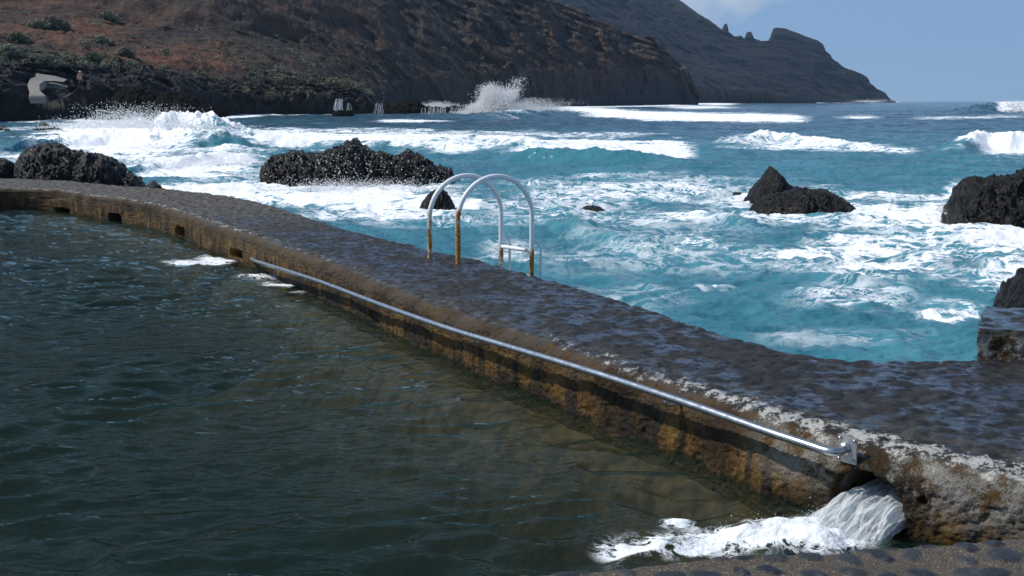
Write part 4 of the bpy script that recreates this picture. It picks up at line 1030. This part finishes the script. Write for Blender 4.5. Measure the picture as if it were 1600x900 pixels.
# ------------------------------------------------------------------ swimming ladder over the wall
def build_ladder():
    L0, R0 = up(672, 404), up(716, 413)
    tn = R0 - L0; tn[2] = 0; tn /= np.linalg.norm(tn); nn = np.array([-tn[1], tn[0], 0])
    if nn[0] < 0: nn = -nn
    root = empty('pool_ladder', tuple((L0 + R0) / 2))
    legs = []
    for base, pxf, pt in ((L0, 783, 271), (R0, 831, 272)):
        # length across so that the far leg stands where the photograph has it
        Ls = np.linspace(.5, 1.4, 400); X = base[None] + nn[None] * Ls[:, None]
        L = Ls[np.argmin(np.abs(pix(X[:, 0], X[:, 1], .2)[0] - pxf))]
        mid = base + nn * L / 2
        zs = np.linspace(.5, 1.2, 500); ztop = zs[np.argmin(np.abs(pix(mid[0], mid[1], zs)[1] - pt - 3.5))]
        r = L / 2; zc = ztop - r * .92
        path = [base + np.array([0, 0, z]) for z in np.linspace(-.03, zc, 26)]
        for a in np.linspace(0, math.pi, 44)[1:-1]: path.append(mid - nn * r * math.cos(a) + np.array([0, 0, zc + r * .92 * math.sin(a)]))
        far = base + nn * L
        path += [far + np.array([0, 0, z]) for z in np.linspace(zc, -1.5, 50)]
        path = np.array(path)
        o = tube('hoop', path, .025, MAT['paint'], root, 16)
        k = np.repeat(np.arange(len(path)), 16)
        d = np.concatenate([[0], np.cumsum(np.linalg.norm(np.diff(path, axis=0), axis=1))])
        rust = np.clip(1.0 - sst(.15, .85, d), 0, 1); near_far = np.where(d > d.max() * .5, 1, 0)
        rust = np.maximum(rust, near_far * .85 * sst(.22, -.06, path[:, 2])) 
        at_ = o.data.attributes.new('rust', 'FLOAT', 'POINT'); at_.data.foreach_set('value', rust[k].astype(np.float32))
        legs.append(far)
        # the stringer that stands off the far leg and goes down to the water
        zj = float(np.interp(0, [0, 1], [0, 0])) + .17
        st = [far + np.array([0, 0, zj])]
        for a in np.linspace(0, math.pi / 2, 12)[1:]: st.append(far + nn * .075 * math.sin(a) + tn * .055 * math.sin(a) + np.array([0, 0, zj - .10 * (1 - math.cos(a))]))
        st += [st[-1] + np.array([0, 0, -q]) for q in np.linspace(.05, 1.4, 16)]
        o = tube('stringer', st, .013, MAT['paint'], root, 12)
        at_ = o.data.attributes.new('rust', 'FLOAT', 'POINT'); at_.data.foreach_set('value', np.full(len(o.data.vertices), .22, np.float32))
    for z in (.055, -.22, -.50, -.78):
        o = tube('rung', [legs[0] + np.array([0, 0, z]) + tn * .005, (legs[0] + legs[1]) / 2 + np.array([0, 0, z]), legs[1] + np.array([0, 0, z]) - tn * .005], .021, MAT['paint'], root, 14)
        at_ = o.data.attributes.new('rust', 'FLOAT', 'POINT'); at_.data.foreach_set('value', np.full(len(o.data.vertices), .04, np.float32))
    tag(root, 'white tubular swimming ladder with rusty feet arching over the wall into the sea', 'ladder')
build_ladder()

# ------------------------------------------------------------------ concrete block on the wall at right
def build_block():
    p0 = up(1524, 562); x0, y0 = p0[0], p0[1]
    nx, ny, nz = 150, 110, 60
    hgt = .19
    # an open-bottomed box: front, top, left and back as one bent sheet around a rounded profile
    def prof(n):                                  # front face up, over the edge, along the top, down the back
        pts = [(0, z) for z in np.linspace(-.08, hgt - .035, 40)]
        pts += [(.035 * (1 - math.cos(a)), hgt - .035 + .035 * math.sin(a)) for a in np.linspace(0, math.pi/2, 10)[1:]]
        pts += [(q, hgt) for q in np.linspace(.06, .86, 60)] + [(.90, z) for z in np.linspace(hgt - .03, -1.2, 12)]
        return np.array(pts)
    pr = prof(0); xs = np.concatenate([[0, 0, 0, 0], np.linspace(.0, 2.6, 240)])
    P = np.zeros((len(xs), len(pr), 3)); P[..., 0] = x0 + xs[:, None]; P[..., 1] = y0 + pr[None, :, 0] + .03; P[..., 2] = pr[None, :, 1]
    cen = np.array([x0, y0 + .45, .05])
    cen[2] = -.3
    for i, k in enumerate((.02, .4, .75, .97)): P[i] = cen + (P[i] - cen) * np.array([1, k, k]) + np.array([.0, 0, 0])
    P[4] = P[4]
    n = fbm3(P, 5, 4, 501); n2 = fbm3(P, 18, 3, 503)
    P[..., 1] -= (.025 * n + .010 * n2) * (P[..., 1] < y0 + .06); P[..., 2] += (.014 * n + .006 * n2) * (P[..., 2] > .05); P[..., 0] += (.03 * n + .012 * n2) * (xs < .02)[:, None]
    P[..., 0] += .07 * (P[..., 2] - hgt) * -.6 * (xs < .25)[:, None]
    P[..., 0] += (P[..., 1] - y0) * .43; P[..., 1] -= .28 * (P[..., 0] - x0)
    top = sst(hgt - .05, hgt - .01, P[..., 2]); face = 1 - top
    edge = .55 * np.exp(-((P[..., 2] - .13) / .05) ** 2) * face
    org = np.array([x0 + 1.3, y0 + .4, 0])
    o = make('concrete_block', (P - org).reshape(-1, 3), grid_faces(len(xs), len(pr)), MAT['wall'], attrs=dict(stone=0 * face, rnd=0 * face + .5, face=face, wet=top, edge=edge, pale=1.6 * face * sst(.19, .15, P[..., 2])))  # pale: front face lightened in its colour, in place of sunlight falling on it
    o.location = org
    tag(o, 'ochre stained concrete block with a wet top on the wall at the right edge', 'concrete block')
build_block()

# ------------------------------------------------------------------ the far shore: path, railing, person, scrub
def build_path():
    """concrete ramp coming down between the rocks"""
    ctr = [(39, 107, 143, .7), (48, 116, 139, 3.0), (58, 125, 135, 9.5), (52, 134, 131, 9.0), (55, 142, 128, 8.5), (57, 149, 126, 9.5)]
    left = at([38, 44, 47, 43, 47, 46], [106, 116, 124, 133, 143, 149.5], 120.0); right = at([40, 56, 72, 62, 62, 70], [106, 113, 123, 131, 141, 149.5], 120.0)
    rows = []
    ys = np.array([136, 130, 126, 122.5, 120, 118.4])
    Lp = np.stack([at(px, py, y) for px, py, y in zip([38, 44, 47, 43, 47, 45], [106, 115, 123, 133, 143, 149.5], ys)])
    Rp = np.stack([at(px, py, y) for px, py, y in zip([41, 58, 74, 62, 62, 72], [106, 113, 124, 131, 141, 149.5], ys)])
    k = np.linspace(0, 5, 60); j = np.arange(6)
    Lk = np.stack([np.interp(k, j, Lp[:, c]) for c in range(3)], 1); Rk = np.stack([np.interp(k, j, Rp[:, c]) for c in range(3)], 1)
    w_ = np.linspace(0, 1, 14)
    P = Lk[:, None] + (Rk - Lk)[:, None] * w_[None, :, None]; P[..., 2] += .05 * fbm2(P[..., 0], P[..., 1], 3, 601)
    top = P; low = P - np.array([0, -.2, .8])
    nu, nv = P.shape[:2]; V = np.concatenate([top.reshape(-1, 3), low.reshape(-1, 3)]); F = [grid_faces(nu, nv), grid_faces(nu, nv)[:, ::-1] + nu * nv]
    idx = np.arange(nu * nv).reshape(nu, nv); loop = np.concatenate([idx[0], idx[1:, -1], idx[-1, ::-1][1:], idx[::-1, 0][1:]])
    F.append(np.stack([loop[:-1], loop[1:], loop[1:] + nu * nv, loop[:-1] + nu * nv], 1))
    # a branch towards the right
    b0 = len(V); kx = np.linspace(0, 1, 40)
    tp = np.stack([at(px, py, 127) for px, py in zip(np.interp(kx, [0, .2, 1], [58, 72, 107]), np.interp(kx, [0, .2, .6, 1], [114.5, 116.5, 119, 124]))])
    bt = np.stack([at(px, py, 125.2) for px, py in zip(np.interp(kx, [0, .2, 1], [58, 72, 101]), np.interp(kx, [0, .2, .6, 1], [126, 126.5, 126.5, 128]))])
    Pb = tp[:, None] + (bt - tp)[:, None] * w_[None, :, None]; Pb[..., 1] -= .35
    lowb = Pb - np.array([0, -.2, .8]); nb = 40
    V = np.concatenate([V, Pb.reshape(-1, 3), lowb.reshape(-1, 3)]); F += [grid_faces(nb, nv)[:, ::-1] + b0, grid_faces(nb, nv) + b0 + nb * nv]
    m = M('worn_concrete'); n = m.noise(.8, 5); n2 = m.noise(4, 4)
    mt = m.done(m.pbr(m.mix(m.add(m.mul(n, .6), m.mul(n2, .4)), (.13, .12, .105), (.26, .245, .22)), .9))
    o = make('path', V, np.concatenate(F), mt); tag(o, 'pale concrete ramp between black rocks on the far left shore', 'path', kind='structure')
build_path()

def build_railing():
    y = 124.0
    root = empty('metal_railing', tuple(at(164, 188, y)))
    for px, t in ((151.5, 172), (158.5, 172.5), (177, 176)):
        tube('post', np.stack([at(px, yy, y) for yy in np.linspace(188, t, 6)]), .045, MAT['white'], root, 8)
    tube('top_rail', np.stack([at(px, yy, y) for px, yy in ((151, 172), (158, 172.2), (166, 174.5), (177, 176))]), .045, MAT['white'], root, 8)
    tube('side_rail', np.stack([at(px, yy, y) for px, yy in ((151.5, 178), (158.5, 178), (166, 180), (177, 181.5))]), .02, MAT['white'], root, 8)
    tag(root, 'small white metal railing standing at the water below the far rocks', 'railing')
build_railing()

def build_person():
    b = at(126, 124.5, 124.0); k = .85
    J = {'hip': (0, 0, .20), 'belly': (0, .02, .34), 'chest': (0, -.02, .54), 'neck': (0, -.05, .68), 'head': (0, -.07, .78), 'crown': (0, -.06, .88),
         'kl': (-.12, -.36, .40), 'kr': (.14, -.34, .42), 'al': (-.14, -.62, .04), 'ar': (.16, -.58, .04), 'tl': (-.15, -.76, .02), 'tr': (.17, -.72, .02), 'hl': (-.10, -.02, .12), 'hr': (.10, -.02, .12),
         'sl': (-.18, -.02, .58), 'sr': (.18, -.02, .58), 'el': (-.25, -.16, .40), 'er': (.25, -.16, .40), 'wl': (-.14, -.34, .44), 'wr': (.16, -.34, .46)}
    Rd = {'hip': .13, 'belly': .12, 'chest': .14, 'neck': .05, 'head': .09, 'crown': .08, 'hl': .09, 'hr': .09, 'kl': .06, 'kr': .06, 'al': .04, 'ar': .04, 'tl': .03, 'tr': .03, 'sl': .06, 'sr': .06, 'el': .042, 'er': .042, 'wl': .032, 'wr': .032}
    names = list(J); E_ = [('hip', 'belly'), ('belly', 'chest'), ('chest', 'neck'), ('neck', 'head'), ('head', 'crown'), ('hip', 'hl'), ('hl', 'kl'), ('kl', 'al'), ('al', 'tl'), ('hip', 'hr'), ('hr', 'kr'), ('kr', 'ar'), ('ar', 'tr'), ('chest', 'sl'), ('sl', 'el'), ('el', 'wl'), ('chest', 'sr'), ('sr', 'er'), ('er', 'wr')]
    me = bpy.data.meshes.new('person'); me.from_pydata([J[n] for n in names], [(names.index(a), names.index(c)) for a, c in E_], [])
    o = bpy.data.objects.new('person', me); COL.objects.link(o); o.location = b
    sm = o.modifiers.new('skin', 'SKIN'); 
    for i, n in enumerate(names): me.skin_vertices[0].data[i].radius = (Rd[n], Rd[n])
    me.skin_vertices[0].data[0].use_root = True
    o.modifiers.new('sub', 'SUBSURF').levels = 1; o.modifiers['sub'].render_levels = 1
    me.materials.append(mat_simple('skin', (.30, .15, .10), .6))
    hv = []; prof = [(.0, .10), (.06, .10), (.095, .06), (.10, .02), (.17, -.01), (.17, -.02), (.09, -.02)]
    for r_, z in prof:
        for q in range(12): a = q * math.pi / 6; hv.append((r_ * math.cos(a), -.065 + r_ * math.sin(a), .855 + z))
    hf = [(i*12+q, i*12+(q+1) % 12, (i+1)*12+(q+1) % 12, (i+1)*12+q) for i in range(len(prof)-1) for q in range(12)]
    make('hat', hv, hf, MAT['white'], o)
    tag(o, 'tiny person in a white hat sitting on the dark rocks beside the concrete ramp', 'person')
build_person()

def leaf_clump(c, r, n, flat=.6):
    d = rng.normal(size=(n, 3)); d /= np.linalg.norm(d, axis=1)[:, None]; p = c + d * (rng.random(n) ** .4 * r)[:, None] * np.array([1, 1, flat]); p[:, 2] += r * .35
    return p
def build_scrub():
    P, Vv, ppx, ppy, red = HILLS['near']
    S, SV, spx, spy = HILLS['shore']
    cents = []
    fl = P.reshape(-1, 3); fx, fy, fv, fr = ppx.ravel(), ppy.ravel(), Vv.ravel(), red.ravel()
    dens = fbm3(fl, .06, 3, 701).ravel()
    okm = np.where((fx > -150) & (fx < 1080) & (fy > -60) & (fv > .15) & (fv < .95))[0]
    pr = np.clip(dens[okm] + .45, .02, 1) * np.where(fy[okm] < 120, 1, .3) * (1 - .6 * fr[okm]) * np.where(fx[okm] < 420, 1.6, .7)
    pick = rng.choice(okm, 350, replace=False, p=pr / pr.sum())
    sl = S.reshape(-1, 3); ok2 = np.where((SV.ravel() > .5) & (spx.ravel() > -100) & (spx.ravel() < 580) & (SV.ravel() < .92))[0]
    pick2 = rng.choice(ok2, 500, replace=False)
    pts, rad = [], []
    for c in np.concatenate([fl[pick], sl[pick2]]):
        r = (.25 + .75 * rng.random() ** 2) * (1 + max(0, c[1] - 150) / 260)
        q = leaf_clump(c, r, 34); pts.append(q); rad.append(np.full(len(q), .17 * r) * (.5 + rng.random(len(q))))
    o = drops('scrub', np.concatenate(pts), np.concatenate(rad), MAT['leaf']); o.data.polygons.foreach_set('use_smooth', np.zeros(len(o.data.polygons), bool))
    tag(o, 'low grey green scrub dotted over the hillside', 'scrub', kind='stuff')
    big = [(84, 42, 2.3, 'largest pale green bush on the red slope at upper left'), (170, 28, 1.7, 'silvery grey bush under the dark ledge on the left slope'), (158, 66, 1.7, 'dark green bush on the red earth above the promontory'), (12, 82, 1.5, 'yellow green bush at the left edge above the black rocks'),
           (195, 84, 1.4, 'low bush at the lower rim of the red earth'), (75, 98, 1.4, 'small green bush just above the top of the concrete ramp'), (56, 40, 1.5, 'round bush left of the largest pale green bush'), (30, 62, 1.6, 'dark bush on the left slope below the round bush'), (145, 90, 1.2, 'small pale bush on the crest of the black rocks')]
    # one walk over the hillside for the place of each bush
    allp = np.concatenate([fl, sl]); ax = np.concatenate([fx, spx.ravel()]); ay = np.concatenate([fy, spy.ravel()])
    for px, py, r, lab in big:
        d = np.hypot(ax - px, ay - py); near = np.where(d < 3)[0]
        c = allp[near[np.argmin(allp[near, 1])]] if len(near) else allp[np.argmin(d)]
        q = np.concatenate([leaf_clump(c + np.array([dx, dy, dz]) * r, r * s, 240) for dx, dy, dz, s in ((0, 0, 0, .8), (-.55, 0, -.1, .55), (.6, .1, -.12, .6), (.1, -.2, .3, .5))])
        o = drops('shrub', q - c, .09 * r * (.6 + rng.random(len(q))), MAT['leaf']); o.location = c
        o.data.polygons.foreach_set('use_smooth', np.zeros(len(o.data.polygons), bool))
        tag(o, lab, 'shrub', 'bushes on the left slope')
build_scrub()

# ------------------------------------------------------------------ sea air
def build_haze():
    bm = bmesh.new(); bmesh.ops.create_cube(bm, size=1)
    for v in bm.verts: v.co = Vector((v.co.x * 17000, 3450 + v.co.y * 7300, -10 + (v.co.z + .5) * 820))
    me = bpy.data.meshes.new('haze'); bm.to_mesh(me); bm.free()
    o = bpy.data.objects.new('haze', me); COL.objects.link(o)
    m = bpy.data.materials.new('sea_air'); m.use_nodes = True; t = m.node_tree; t.nodes.clear()
    out = t.nodes.new('ShaderNodeOutputMaterial'); v = t.nodes.new('ShaderNodeVolumePrincipled')
    v.inputs['Color'].default_value = (.42, .68, 1, 1); v.inputs['Density'].default_value = .00009; v.inputs['Anisotropy'].default_value = .2
    t.links.new(v.outputs[0], out.inputs['Volume']); me.materials.append(m)
    tag(o, kind='stuff', label='thin blue sea air over the bay', cat='haze')
HAZE = True
if HAZE: build_haze()
